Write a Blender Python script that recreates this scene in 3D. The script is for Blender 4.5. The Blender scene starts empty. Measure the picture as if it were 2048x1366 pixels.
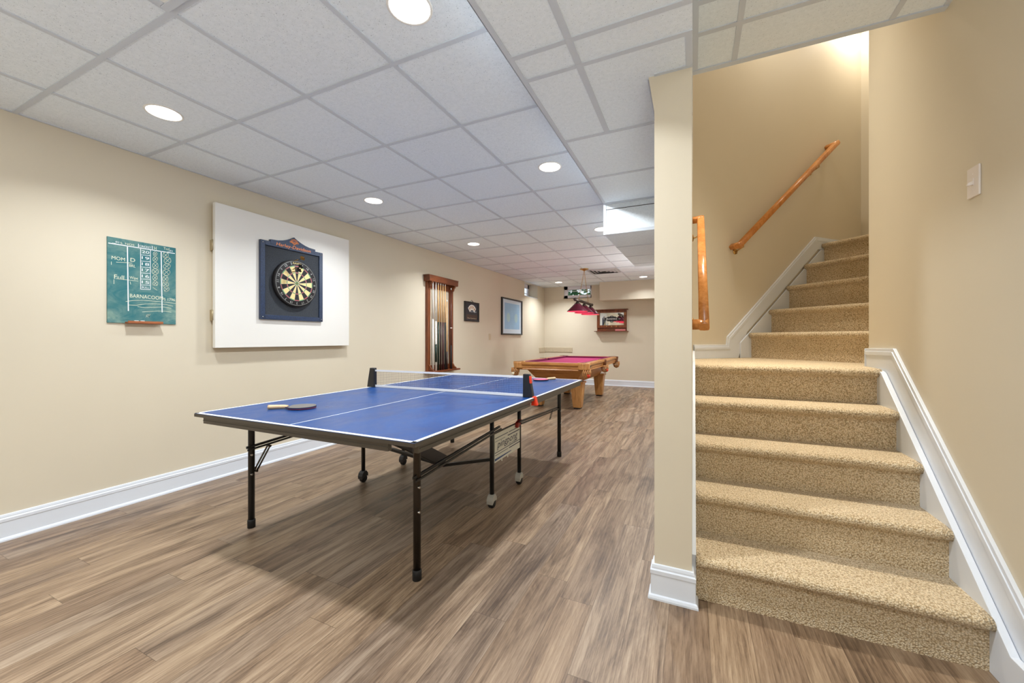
import bpy, bmesh, math, random
from mathutils import Vector, Matrix
random.seed(7)
C = bpy.context.scene.collection
E = 1.169                      # eye height of the camera above the floor
XW, YB = -3.63, 9.95           # face of the long side wall, face of the far wall
V = Vector
PI = math.pi

def cz(x, y):                  # underside of the suspended ceiling (it climbs very slightly)
    return E + 1.3206 + .0051 * (.908 * y - .419 * x)

# ------------------------------------------------------------------ materials
def lin(c):
    return tuple(((v / 255) / 12.92 if v / 255 <= .04045 else ((v / 255 + .055) / 1.055) ** 2.4) for v in c) + (1,)

class NT:
    def __init__(s, name):
        s.m = bpy.data.materials.new(name); s.m.use_nodes = True
        s.t = s.m.node_tree; s.t.nodes.clear()
        s.out = s.n('ShaderNodeOutputMaterial'); s.b = s.n('ShaderNodeBsdfPrincipled')
        s.l(s.b, 'BSDF', s.out, 'Surface')
    def n(s, k, **kw):
        x = s.t.nodes.new(k)
        for a, v in kw.items():
            if a in x.inputs.keys() if hasattr(x, 'inputs') else False: x.inputs[a].default_value = v
            else: setattr(x, a, v)
        return x
    def l(s, a, ao, b, bi): s.t.links.new(a.outputs[ao], b.inputs[bi])
    def math(s, op, a, b=None, c=None):
        x = s.n('ShaderNodeMath', operation=op)
        for i, v in enumerate((a, b, c)):
            if v is None: continue
            if isinstance(v, tuple): s.t.links.new(v[0].outputs[v[1]], x.inputs[i])
            else: x.inputs[i].default_value = v
        return (x, 0)
    def ramp(s, src, stops):
        r = s.n('ShaderNodeValToRGB'); e = r.color_ramp.elements
        while len(e) < len(stops): e.new(.5)
        for k, (p, c) in enumerate(stops): e[k].position = p; e[k].color = c
        s.t.links.new(src[0].outputs[src[1]], r.inputs['Fac']); return r
    def mix(s, f, a, b, blend='MIX'):
        x = s.n('ShaderNodeMix', data_type='RGBA', blend_type=blend)
        for idx, v in ((0, f), (6, a), (7, b)):
            if isinstance(v, tuple) and len(v) == 2: s.t.links.new(v[0].outputs[v[1]], x.inputs[idx])
            else: x.inputs[idx].default_value = v
        return (x, 2)
    def coords(s, scale=(1, 1, 1), kind='Object'):
        t = s.n('ShaderNodeTexCoord'); mp = s.n('ShaderNodeMapping'); mp.inputs['Scale'].default_value = scale
        s.l(t, kind, mp, 'Vector'); return mp
    def noise(s, mp, scale, detail=4, rough=.55, dist=0):
        x = s.n('ShaderNodeTexNoise'); x.inputs['Scale'].default_value = scale; x.inputs['Detail'].default_value = detail
        x.inputs['Roughness'].default_value = rough; x.inputs['Distortion'].default_value = dist
        if mp: s.l(mp, 'Vector', x, 'Vector')
        return x
    def bump(s, src, strength, dist=.01):
        x = s.n('ShaderNodeBump'); x.inputs['Strength'].default_value = strength; x.inputs['Distance'].default_value = dist
        s.t.links.new(src[0].outputs[src[1]], x.inputs['Height']); s.l(x, 'Normal', s.b, 'Normal')
    def col(s, src): s.t.links.new(src[0].outputs[src[1]], s.b.inputs['Base Color'])

def plain(name, rgb, rough=.5, metal=0, spec=.5, var=0, vs=8, bump=0, bs=300):
    t = NT(name); t.b.inputs['Roughness'].default_value = rough; t.b.inputs['Metallic'].default_value = metal
    t.b.inputs['Specular IOR Level'].default_value = spec
    c = lin(rgb)
    if var:
        n = t.noise(t.coords(), vs)
        lo = tuple(v * (1 - var) for v in c[:3]) + (1,); hi = tuple(min(1, v * (1 + var)) for v in c[:3]) + (1,)
        t.col((t.ramp((n, 0), [(.3, lo), (.7, hi)]), 0))
    else: t.b.inputs['Base Color'].default_value = c
    if bump: t.bump((t.noise(t.coords(), bs, 2), 0), bump, .002)
    return t.m

def wood(name, dark, light, scale=(1, 1, 1), rough=.35, grain=14):
    """oak-like grain; scale squeezes the axis that runs along the grain"""
    t = NT(name); mp = t.coords(scale)
    n = t.noise(mp, grain, 6, .65, .6); f = t.noise(mp, grain * 7, 3, .6)
    m = t.math('ADD', t.math('MULTIPLY', (n, 0), .7), t.math('MULTIPLY', (f, 0), .3))
    mid = tuple((a + b) / 2 for a, b in zip(lin(dark), lin(light)))
    t.col((t.ramp(m, [(.34, lin(dark)), (.5, mid), (.66, lin(light))]), 0))
    t.b.inputs['Roughness'].default_value = rough; t.bump(m, .12, .002)
    return t.m

def emit(name, rgb, strength):
    t = NT(name); t.b.inputs['Base Color'].default_value = lin(rgb)
    t.b.inputs['Emission Color'].default_value = lin(rgb); t.b.inputs['Emission Strength'].default_value = strength
    return t.m

def wall_mat():
    t = NT('beige_wall_paint'); mp = t.coords()
    n = t.noise(mp, .9, 3)
    t.col((t.ramp((n, 0), [(.3, lin((217, 207, 186))), (.7, lin((222, 212, 191)))]), 0))
    t.b.inputs['Roughness'].default_value = .62; t.b.inputs['Specular IOR Level'].default_value = .35
    t.bump((t.noise(mp, 160, 3), 0), .05, .002)
    return t.m

def tile_mat():
    t = NT('mineral_fibre_tile'); mp = t.coords()
    n = t.noise(mp, 55, 5, .7); s = t.noise(mp, 190, 2, .6)
    a = t.ramp((n, 0), [(.30, lin((228, 237, 243))), (.62, lin((238, 246, 252)))])
    dots = t.ramp((s, 0), [(.29, lin((186, 190, 194))), (.36, (1, 1, 1, 1))])
    t.col(t.mix(1.0, (a, 0), (dots, 0), 'MULTIPLY'))
    t.b.inputs['Roughness'].default_value = .9
    t.bump(t.math('ADD', (n, 0), (s, 0)), .25, .003)
    return t.m

def floor_mat():
    t = NT('vinyl_plank'); tc = t.n('ShaderNodeTexCoord'); sp = t.n('ShaderNodeSeparateXYZ'); t.l(tc, 'Object', sp, 'Vector')
    W, LN = .152, 1.22
    xs = t.math('DIVIDE', t.math('ADD', (sp, 0), 20), W)
    row = t.math('FLOOR', xs)
    wn = t.n('ShaderNodeTexWhiteNoise', noise_dimensions='1D'); t.t.links.new(row[0].outputs[0], wn.inputs['W'])
    ys = t.math('ADD', t.math('DIVIDE', t.math('ADD', (sp, 1), 20), LN), t.math('MULTIPLY', (wn, 'Value'), 7.3))
    colm = t.math('FLOOR', ys)
    idv = t.n('ShaderNodeCombineXYZ'); t.t.links.new(row[0].outputs[0], idv.inputs[0]); t.t.links.new(colm[0].outputs[0], idv.inputs[1])
    w2 = t.n('ShaderNodeTexWhiteNoise', noise_dimensions='2D'); t.l(idv, 0, w2, 'Vector')
    # grain space: every board has its own offset
    off = t.n('ShaderNodeVectorMath', operation='MULTIPLY'); t.l(w2, 'Color', off, 0); off.inputs[1].default_value = (37, 53, 11)
    add = t.n('ShaderNodeVectorMath', operation='ADD'); t.l(tc, 'Object', add, 0); t.l(off, 0, add, 1)
    def space(sc):
        mp = t.n('ShaderNodeMapping'); mp.inputs['Scale'].default_value = sc; t.l(add, 0, mp, 'Vector'); return mp
    broad = t.noise(space((5.5, .75, 1)), 1.6, 5, .62, 1.4)
    streak = t.noise(space((20, .95, 1)), 1.6, 6, .68, .9)
    fine = t.noise(space((130, 7, 1)), 2.0, 4, .7, .5)
    rings = t.n('ShaderNodeTexWave', wave_type='RINGS', rings_direction='Z', wave_profile='SAW')
    rings.inputs['Scale'].default_value = 2.6; rings.inputs['Distortion'].default_value = 6.5; rings.inputs['Detail'].default_value = 2
    rings.inputs['Detail Scale'].default_value = .8
    t.l(space((7, .55, 1)), 'Vector', rings, 'Vector')
    g = t.math('ADD', t.math('MULTIPLY', (broad, 0), .50), t.math('MULTIPLY', (streak, 0), .26))
    g = t.math('ADD', g, t.math('MULTIPLY', (fine, 0), .24))
    g = t.math('ADD', g, t.math('MULTIPLY', t.math('SUBTRACT', (rings, 'Fac'), .5), .055))
    r = t.ramp(g, [(.36, lin((84, 69, 57))), (.44, lin((118, 100, 84))), (.52, lin((149, 130, 111))), (.66, lin((184, 167, 147)))])
    grey = t.ramp((w2, 'Value'), [(0, lin((212, 200, 190))), (.3, lin((255, 246, 232))), (.6, lin((228, 224, 222))), (.8, lin((246, 232, 214))), (1, lin((255, 250, 244)))])
    c = t.mix(1.0, (r, 0), (grey, 0), 'MULTIPLY')
    fx = t.math('FRACT', xs); fy = t.math('FRACT', ys)
    ex = t.math('LESS_THAN', t.math('MULTIPLY', t.math('MINIMUM', fx, t.math('SUBTRACT', 1.0, fx)), W), .0009)
    ey = t.math('LESS_THAN', t.math('MULTIPLY', t.math('MINIMUM', fy, t.math('SUBTRACT', 1.0, fy)), LN), .0011)
    gap = t.math('MAXIMUM', ex, ey)
    c = t.mix(t.math('MULTIPLY', gap, .55), c, lin((62, 47, 36)))
    t.col(c)
    t.t.links.new(t.ramp((fine, 0), [(.3, (.36,) * 3 + (1,)), (.7, (.5,) * 3 + (1,))]).outputs[0], t.b.inputs['Roughness'])
    t.b.inputs['Specular IOR Level'].default_value = .42
    t.bump(t.math('SUBTRACT', t.math('MULTIPLY', g, .5), gap), .18, .002)
    return t.m

def carpet_mat():
    t = NT('tan_loop_carpet'); mp = t.coords()
    v = t.n('ShaderNodeTexVoronoi', feature='F1'); v.inputs['Scale'].default_value = 165; t.l(mp, 'Vector', v, 'Vector')
    n = t.noise(mp, 110, 3, .7); n2 = t.noise(mp, 3, 2)
    a = t.ramp((n, 0), [(.32, lin((222, 199, 162))), (.5, lin((240, 220, 186))), (.68, lin((250, 237, 212)))])
    d = t.ramp((v, 'Distance'), [(.25, (1, 1, 1, 1)), (.8, (.50, .44, .36, 1))])
    c = t.mix(1.0, (a, 0), (d, 0), 'MULTIPLY')
    e = t.ramp((n2, 0), [(.3, (.92, .91, .89, 1)), (.7, (1, 1, 1, 1))])
    t.col(t.mix(1.0, c, (e, 0), 'MULTIPLY'))
    t.b.inputs['Roughness'].default_value = .95; t.b.inputs['Specular IOR Level'].default_value = .1
    t.b.inputs['Sheen Weight'].default_value = .15
    t.bump(t.math('SUBTRACT', 1.0, (v, 'Distance')), .75, .006)
    return t.m

def table_mat():
    t = NT('blue_table_paint'); mp = t.coords((1, .6, 1))
    n = t.noise(mp, 5, 6, .7, .8); f = t.noise(t.coords((30, 4, 1)), 3, 5, .75)
    a = t.ramp((n, 0), [(.3, lin((22, 60, 118))), (.7, lin((34, 78, 140)))])
    k = t.ramp((f, 0), [(.66, (0, 0, 0, 1)), (.8, (.35, .35, .35, 1))])
    t.col(t.mix((k, 0), (a, 0), lin((120, 146, 188))))
    t.b.inputs['Specular IOR Level'].default_value = .3
    t.t.links.new(t.ramp((n, 0), [(.3, (.26,) * 3 + (1,)), (.7, (.42,) * 3 + (1,))]).outputs[0], t.b.inputs['Roughness'])
    return t.m

def chalk_mat():
    t = NT('green_chalkboard'); mp = t.coords((1, 1, 1.6))
    n = t.noise(mp, 7, 7, .7, 1.2); k = t.noise(t.coords((1, 1, 1)), 3.2, 3, .6, .4)
    m = t.math('MULTIPLY', t.ramp((n, 0), [(.36, (0, 0, 0, 1)), (.70, (1, 1, 1, 1))])and (t.ramp((n, 0), [(.36, (0, 0, 0, 1)), (.70, (1, 1, 1, 1))]), 0), (t.ramp((k, 0), [(.40, (.18, .18, .18, 1)), (.60, (.95, .95, .95, 1))]), 0))
    t.col(t.mix(m, lin((36, 108, 116)), lin((152, 176, 158))))
    t.b.inputs['Roughness'].default_value = .75
    return t.m

def glass_mat(name='window_glass'):
    t = NT(name); t.b.inputs['Transmission Weight'].default_value = 1; t.b.inputs['Roughness'].default_value = 0
    t.b.inputs['IOR'].default_value = 1.02; t.b.inputs['Base Color'].default_value = (.95, .98, .97, 1)
    return t.m

def hedge_mat():
    t = NT('hedge_leaves'); mp = t.coords()
    n = t.noise(mp, 9, 5, .7); t.col((t.ramp((n, 0), [(.35, lin((70, 120, 84))), (.55, lin((120, 170, 130))), (.7, lin((180, 214, 186)))]), 0))
    t.b.inputs['Roughness'].default_value = .8
    return t.m

M = dict(
    wall=wall_mat(), tile=tile_mat(), floor=floor_mat(), carpet=carpet_mat(), table=table_mat(), chalkboard=chalk_mat(), glass=glass_mat(), hedge=hedge_mat(),
    grid=plain('white_steel_tee', (204, 211, 219), .5), trim=plain('white_gloss_trim', (228, 234, 243), .3, var=.01, vs=3), white=plain('white_laminate', (238, 236, 230), .38),
    line=plain('white_line_paint', (238, 240, 242), .4), apron=plain('grey_steel_apron', (92, 86, 78), .38, .55), black=plain('black_powder_coat', (22, 21, 20), .35),
    blackp=plain('black_plastic', (30, 30, 33), .42), bronze=plain('bronze_tube', (58, 50, 42), .25, .7), chrome=plain('chrome', (200, 200, 198), .15, 1), grey=plain('grey_plastic', (176, 172, 162), .45),
    rubber=plain('dark_rubber', (26, 25, 25), .7), red=plain('orange_red_plastic', (232, 58, 24), .4), redd=plain('dark_red_plastic', (150, 36, 22), .4), cream=plain('cream_panel', (212, 210, 196), .5),
    navy=plain('navy_ink', (26, 32, 66), .5), bluei=plain('blue_ink', (38, 66, 116), .5), net=plain('net_cord', (48, 56, 84), .7), tape=plain('white_net_tape', (236, 238, 242), .7),
    felt=plain('charcoal_felt', (56, 60, 66), .95, var=.25, vs=120, bump=.4, bs=500), navyw=plain('navy_speckled_frame', (38, 54, 82), .3, var=.35, vs=90), orange=plain('orange_print', (236, 136, 50), .5),
    bblack=plain('dart_black', (30, 28, 30), .7), bcream=plain('dart_cream', (236, 214, 150), .8), bred=plain('dart_red', (176, 52, 62), .8), bgreen=plain('dart_green', (92, 160, 96), .8),
    wire=plain('spider_wire', (190, 192, 190), .35, .8), brass=plain('brass', (196, 158, 96), .28, 1), oldbrass=plain('dull_brass', (186, 170, 136), .4, .6), chalk=plain('chalk_stroke', (226, 230, 206), .9), chalky=plain('pale_chalk_stroke', (178, 202, 178), .9), print_=plain('white_print', (240, 244, 246), .6),
    cherry=wood('cherry_stained_oak', (74, 34, 16), (150, 84, 44), (1, 1, .12), .38), cherryh=wood('cherry_stained_oak_rail', (70, 30, 14), (140, 76, 38), (1, .12, 1), .38), oakleg=wood('honey_oak', (158, 102, 50), (214, 160, 98), (1, 1, .10), .35, 16),
    oakx=wood('honey_oak_across', (140, 82, 34), (206, 146, 80), (.1, 1, 1), .33, 16), oaky=wood('honey_oak_along', (140, 82, 34), (206, 146, 80), (1, .1, 1), .33, 16), rail=wood('varnished_oak_handrail', (182, 108, 44), (228, 158, 88), (1, 1, .5), .22, 10),
    ledge=wood('chalk_ledge_wood', (136, 72, 36), (186, 112, 64), (1, .1, 1), .5), cloth=plain('magenta_billiard_cloth', (176, 44, 108), .9, var=.06, vs=40), cushion=plain('plum_cushion_cloth', (116, 26, 74), .9), leather=plain('brown_leather', (104, 60, 34), .5, var=.2, vs=40),
    lace=plain('leather_fringe', (176, 122, 70), .7), ballr=plain('red_ball', (196, 50, 30), .15), ballc=plain('cream_ball', (235, 225, 200), .15), shade=plain('burgundy_enamel', (92, 14, 42), .25), pink=plain('shade_lining', (226, 70, 104), .5),
    pewter=plain('dark_pewter', (92, 84, 80), .3, .9), maple=plain('maple_shaft', (222, 176, 118), .4), whitec=plain('white_lacquer', (238, 236, 230), .3), dgreen=plain('dark_green_butt', (22, 46, 36), .35), dbrown=plain('dark_brown_butt', (46, 22, 18), .35),
    maroon=plain('maroon_butt', (62, 18, 30), .35), wine=plain('wine_brown_cue', (92, 52, 46), .35), plate=plain('ivory_plate', (236, 228, 222), .35), beigep=plain('beige_plate', (208, 192, 162), .5), stone=plain('stone_look_strip', (196, 182, 156), .6, var=.08, vs=30),
    frameb=plain('black_frame', (24, 24, 28), .3), mat_=plain('pale_blue_mat', (216, 234, 248), .4), art=plain('blue_art_print', (160, 202, 234), .6, var=.05, vs=6), art2=plain('pale_aqua_print', (182, 216, 226), .6), plaque=plain('slate_plaque', (40, 42, 54), .3), plaque2=plain('brown_plaque_band', (72, 52, 46), .5),  # glare is put into the brightened blue mat and print colours
    mirror=plain('mirror_glass', (236, 232, 224), .03, 1), vinyl=plain('white_vinyl_frame', (232, 230, 238), .4), vent=plain('grey_vent_metal', (190, 190, 192), .45), ventd=plain('vent_shadow', (84, 84, 86), .8), wellm=plain('galvanised_well', (214, 218, 220), .5),
    soil=plain('soil', (110, 96, 76), .9), lens=emit('lit_lens', (255, 250, 240), 14), lensw=emit('lit_warm_lens', (255, 244, 224), 10), troffer=emit('lit_troffer', (250, 252, 255), 2.2), bulb=emit('lit_bulb', (255, 214, 200), 6),
    padw=plain('pale_wood_handle', (226, 192, 148), .45), padblk=plain('worn_black_rubber', (112, 108, 104), .75), padred=plain('red_pimple_rubber', (206, 96, 124), .7), padedge=plain('navy_edge_tape', (24, 24, 66), .5), woodtray=plain('pink_wrapper', (214, 128, 128), .5),
)

# ------------------------------------------------------------------ mesh builder
class Fr:                                        # a flat local frame: u right, v up, n out of the wall
    def __init__(s, o, u, v, n): s.o, s.u, s.v, s.n = V(o), V(u), V(v), V(n)
    def p(s, a, b, c=0): return s.o + s.u * a + s.v * b + s.n * c
LW = lambda y=0, z=0, x=XW: Fr((x, y, z), (0, 1, 0), (0, 0, 1), (1, 0, 0))
BW = lambda x=0, z=0, y=YB: Fr((x, y, z), (1, 0, 0), (0, 0, 1), (0, -1, 0))
WORLD = Fr((0, 0, 0), (1, 0, 0), (0, 1, 0), (0, 0, 1))
_txt = {}
def text_mesh(s):
    if s not in _txt:
        c = bpy.data.curves.new('t', 'FONT'); c.body = s; c.size = 1; c.align_x = 'CENTER'; c.align_y = 'CENTER'; c.resolution_u = 3
        o = bpy.data.objects.new('t', c); C.objects.link(o); bpy.context.view_layer.update()
        me = o.evaluated_get(bpy.context.evaluated_depsgraph_get()).to_mesh()
        _txt[s] = ([tuple(v.co) for v in me.vertices], [tuple(p.vertices) for p in me.polygons])
        bpy.data.objects.remove(o); bpy.data.curves.remove(c)
    return _txt[s]

class MB:
    def __init__(s): s.v, s.f, s.m, s.sm = [], [], [], []
    def face(s, idx, m=0, smooth=False): s.f.append(tuple(idx)); s.m.append(m); s.sm.append(smooth)
    def poly(s, pts, m=0, smooth=False):
        b = len(s.v); s.v += [V(p) for p in pts]; s.face(range(b, b + len(pts)), m, smooth)
    def obox(s, fr, a, b, c, m=0):
        base = len(s.v)
        for k in c:
            for (i, j) in ((a[0], b[0]), (a[1], b[0]), (a[1], b[1]), (a[0], b[1])): s.v.append(fr.p(i, j, k))
        for q in ((3, 2, 1, 0), (4, 5, 6, 7), (0, 1, 5, 4), (1, 2, 6, 5), (2, 3, 7, 6), (3, 0, 4, 7)): s.face([base + t for t in q], m)
        return s
    def box(s, x0, x1, y0, y1, z0, z1, m=0): return s.obox(WORLD, (x0, x1), (y0, y1), (z0, z1), m)
    def prism(s, pts, fr, c0, c1, m=0, side=None, smooth=False):
        b = len(s.v); n = len(pts)
        s.v += [fr.p(x, y, c0) for x, y in pts] + [fr.p(x, y, c1) for x, y in pts]
        s.face(range(b + n - 1, b - 1, -1), m); s.face(range(b + n, b + 2 * n), m)
        for i in range(n):
            j = (i + 1) % n; s.face((b + i, b + j, b + n + j, b + n + i), m if side is None else side, smooth)
        return s
    def tube(s, pts, r, seg=12, m=0, caps=True):
        pts = [V(p) for p in pts]; n = len(pts); rs = r if isinstance(r, (list, tuple)) else [r] * n
        t = (pts[1] - pts[0]).normalized(); a = t.orthogonal().normalized(); rings = []
        for i, p in enumerate(pts):
            if i == 0: d = (pts[1] - pts[0]).normalized()
            elif i == n - 1: d = (pts[-1] - pts[-2]).normalized()
            else: d = ((pts[i] - pts[i - 1]).normalized() + (pts[i + 1] - pts[i]).normalized()).normalized()
            a = (a - d * a.dot(d)).normalized(); bb = d.cross(a); base = len(s.v); rings.append(base)
            k = 1.0
            if 0 < i < n - 1: k = 1 / max(.5, d.dot((pts[i + 1] - pts[i]).normalized()))
            for q in range(seg):
                w = 2 * PI * q / seg; s.v.append(p + (a * math.cos(w) + bb * math.sin(w)) * rs[i])
        for i in range(n - 1):
            for q in range(seg):
                j = (q + 1) % seg; s.face((rings[i] + q, rings[i] + j, rings[i + 1] + j, rings[i + 1] + q), m, True)
        if caps:
            s.face([rings[0] + q for q in range(seg - 1, -1, -1)], m); s.face([rings[-1] + q for q in range(seg)], m)
        return s
    def bar(s, p0, p1, w, h, m=0, up=(0, 0, 1)):                # rectangular bar: w sideways, h along up
        p0, p1 = V(p0), V(p1); d = (p1 - p0); L = d.length; d.normalize(); side = d.cross(V(up)).normalized(); u2 = side.cross(d)
        return s.obox(Fr(p0, side, u2, d), (-w / 2, w / 2), (-h / 2, h / 2), (0, L), m)
    def lathe(s, prof, c, seg=24, m=0, axis=(0, 0, 1), closed=False):
        c, ax = V(c), V(axis).normalized(); a = ax.orthogonal().normalized(); b = ax.cross(a); rings = []
        for r, z in prof:
            rings.append(len(s.v))
            for q in range(seg):
                w = 2 * PI * q / seg; s.v.append(c + ax * z + (a * math.cos(w) + b * math.sin(w)) * r)
        for i in range(len(rings) - 1):
            for q in range(seg):
                j = (q + 1) % seg; s.face((rings[i] + q, rings[i] + j, rings[i + 1] + j, rings[i + 1] + q), m, True)
        if closed:
            s.face([rings[0] + q for q in range(seg - 1, -1, -1)], m); s.face([rings[-1] + q for q in range(seg)], m)
        return s
    def ball(s, c, r, seg=14, m=0, squash=1):
        prof = [(r * math.sin(PI * i / 8), -r * squash * math.cos(PI * i / 8)) for i in range(9)]
        return s.lathe([(max(a, 1e-4), b) for a, b in prof], c, seg, m)
    def sweep(s, prof, fr, c0, c1, m=0):                         # open profile (pairs) swept along n, closed with end caps
        return s.prism(prof, fr, c0, c1, m)
    def stroke(s, pts, fr, w, c=.0006, m=0):                     # a drawn line lying on a face
        for (x0, y0), (x1, y1) in zip(pts, pts[1:]):
            dx, dy = x1 - x0, y1 - y0; L = math.hypot(dx, dy)
            if L < 1e-6: continue
            ex, ey = dx / L * w * .4, dy / L * w * .4; nx, ny = -dy / L * w / 2, dx / L * w / 2
            s.poly([fr.p(x0 - ex - nx, y0 - ey - ny, c), fr.p(x1 + ex - nx, y1 + ey - ny, c), fr.p(x1 + ex + nx, y1 + ey + ny, c), fr.p(x0 - ex + nx, y0 - ey + ny, c)], m)
        return s
    def text(s, str_, fr, x, y, w=None, h=None, c=.0008, m=0, rot=0, shear=0):
        vs, fs = text_mesh(str_); xs = [v[0] for v in vs]; ys = [v[1] for v in vs]
        x0, x1, y0, y1 = min(xs), max(xs), min(ys), max(ys); sx = w / (x1 - x0) if w else None; sy = h / (y1 - y0) if h else None
        sx = sx or sy; sy = sy or sx; b = len(s.v); co, si = math.cos(rot), math.sin(rot)
        for v in vs:
            a = (v[0] - (x0 + x1) / 2) * sx; d = (v[1] - (y0 + y1) / 2) * sy; a += shear * d
            s.v.append(fr.p(x + a * co - d * si, y + a * si + d * co, c))
        for f in fs: s.face([b + i for i in f], m)
        return s
    def build(s, name, mats, parent=None, bevel=0, seg=2, label=None, at=None):
        if not isinstance(mats, (list, tuple)): mats = [mats]
        me = bpy.data.meshes.new(name)
        o = bpy.data.objects.new(name, me); C.objects.link(o)
        if at is None:
            lo = [min(v[i] for v in s.v) for i in range(3)]; hi = [max(v[i] for v in s.v) for i in range(3)]
            at = V(((lo[0] + hi[0]) / 2, (lo[1] + hi[1]) / 2, lo[2]))
        at = V(at)
        me.from_pydata([tuple(v - at) for v in s.v], [], s.f)
        for k in mats: me.materials.append(M[k] if isinstance(k, str) else k)
        for p, mi, sm in zip(me.polygons, s.m, s.sm): p.material_index = mi; p.use_smooth = sm
        bm = bmesh.new(); bm.from_mesh(me); bmesh.ops.recalc_face_normals(bm, faces=bm.faces); bm.to_mesh(me); bm.free()
        if parent is not None: o.parent = parent; o.location = at - wloc(parent)
        else: o.location = at
        if bevel:
            b = o.modifiers.new('bevel', 'BEVEL'); b.width = bevel; b.segments = seg; b.limit_method = 'ANGLE'; b.angle_limit = .6
        if label: o['label'] = label
        return o

def wloc(o):
    p = V(o.location)
    while o.parent: o = o.parent; p += V(o.location)
    return p
def thing(name, loc, label, cat, group=None):
    o = bpy.data.objects.new(name, None); C.objects.link(o); o.location = loc; o.empty_display_size = .1
    return tag(o, label, cat, group)
def tag(o, label, cat, group=None):
    o['label'] = label; o['category'] = cat; o['kind'] = 'thing'
    if group: o['group'] = group
    return o
def struct(mb, name, mats, bevel=0, parent=None, label=None, cat='structure'):
    o = mb.build(name, mats, parent, bevel)
    if parent is None: o['kind'] = 'structure'; o['category'] = cat; o['label'] = label or name.replace('_', ' ')
    return o
def dup(o, parent=None):
    kids = list(o.children); c = o.copy(); C.objects.link(c); c.parent = parent
    for k in kids: dup(k, c)
    return c

# ------------------------------------------------------------------ the room
struct(MB().box(-3.95, 1.2, -4.6, 10.3, -.12, 0), 'floor', 'floor', label='brown vinyl plank floor running the length of the basement', cat='floor')
HT = 4.5
w = MB(); Z0, Z1 = E + 1.035, 2.62                    # side wall with a small window opening by the ceiling
w.box(XW - .3, XW, -4.6, 8.57, 0, HT - 1.6); w.box(XW - .3, XW, 9.43, YB + .3, 0, HT - 1.6); w.box(XW - .3, XW, 8.57, 9.43, 0, Z0); w.box(XW - .3, XW, 8.57, 9.43, 2.56, HT - 1.6)
struct(w, 'wall_left', 'wall', label='long beige wall behind the dartboard and cue rack', cat='wall')
w = MB(); bx0, bx1, bz0 = -3.09, -2.36, E + 1.065
w.box(XW, bx0, YB, YB + .3, 0, 2.9); w.box(bx1, .2, YB, YB + .3, 0, 2.9); w.box(bx0, bx1, YB, YB + .3, 0, bz0); w.box(bx0, bx1, YB, YB + .3, 2.56, 2.9)
struct(w, 'wall_back', 'wall', label='beige far wall behind the pool table', cat='wall')
struct(MB().box(.985, 1.12, -4.6, 3.125, 0, HT), 'wall_right', 'wall', label='beige wall with the light switch beside the stairs', cat='wall')
struct(MB().box(-3.95, 1.12, -4.75, -4.6, 0, HT), 'wall_front', 'wall', label='wall at the near end of the basement', cat='wall')
w = MB().box(-.16, -.005, 1.89, YB, 0, HT)
w.prism([(-.186, E + 1.2), (-.15, E + 1.2), (-.15, E + 1.0), (-.16, E + 1.03)], Fr((0, 1.891, 0), (1, 0, 0), (0, 0, 1), (0, 1, 0)), 0, .5)
struct(w, 'wall_partition', 'wall', label='end of the beige partition between games room and stairs', cat='wall')
q = .70711
struct(MB().prism([(-.005, 3.695), (1.609, 5.309), (1.52, 5.398), (-.094, 3.784)], WORLD, 0, HT), 'wall_stairwell', 'wall', label='beige stairwell wall carrying the upper handrail', cat='wall')
struct(MB().prism([(1.609, 5.309), (2.45, 4.468), (2.54, 4.558), (1.699, 5.399)], WORLD, 0, HT), 'wall_landing', 'wall', label='beige wall closing the top of the stairs', cat='wall')
struct(MB().prism([(.985, 3.12), (2.45, 4.585), (2.54, 4.495), (1.12, 3.075)], WORLD, 0, HT), 'wall_upper_flight', 'wall', label='wall on the inner side of the upper flight', cat='wall')
struct(MB().box(-.1, 2.7, 2.25, 5.6, HT, HT + .1), 'ceiling_stairwell', 'wall', label='ceiling high above the stairs', cat='ceiling')
struct(MB().box(-.004, 1.0, 2.30, 2.316, E + 1.425, HT), 'wall_header', 'wall', label='header wall above the stair opening', cat='wall')

# suspended ceiling
XS, YS1, YS2 = -.72, 3.505, 5.64
def slab(pts, zs, t=.04):
    b = MB(); lo = [V((x, y, z)) for (x, y), z in zip(pts, zs)]; n = len(lo); b.v += lo + [p + V((0, 0, t)) for p in lo]
    b.face(range(n - 1, -1, -1)); b.face(range(n, 2 * n))
    for i in range(n): b.face((i, (i + 1) % n, n + (i + 1) % n, n + i))
    return b
P = [(XW, -4.6), (XS + .02, -4.6), (XS + .02, YS2), (-.16, YS2), (-.16, YB), (XW, YB)]
struct(slab(P, [cz(*p) for p in P]), 'ceiling', 'tile', label='white suspended ceiling of square mineral tiles', cat='ceiling')
P2 = [(XW - .3, 8.57), (XW, 8.57), (XW, 9.43), (XW - .3, 9.43)]
S1 = E + 1.195
b = MB().box(XS, -.003, -4.6, YS1, S1, S1 + .3)
struct(b, 'ceiling_soffit', 'tile', label='lowered ceiling soffit in front of the stairs partition', cat='ceiling')
sz0, sz1 = E + .927, E + .995
b = MB(); lo = [V((XS, YS1, sz0)), V((-.16, YS1, sz0)), V((-.16, YS2, sz1)), V((XS, YS2, sz1))]
b.v += lo + [V((p.x, p.y, 2.62)) for p in lo]
for f in ((3, 2, 1, 0), (4, 5, 6, 7), (0, 1, 5, 4), (1, 2, 6, 5), (2, 3, 7, 6), (3, 0, 4, 7)): b.face(f)
struct(b, 'ceiling_bulkhead', 'tile', label='deeper boxed bulkhead below the ceiling beside the partition', cat='ceiling')
S3 = E + 1.42
struct(MB().box(-.003, .985, -4.6, 2.315, S3, S3 + .04), 'ceiling_stair_front', 'tile', label='tiled ceiling in front of the stair opening', cat='ceiling')
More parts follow.
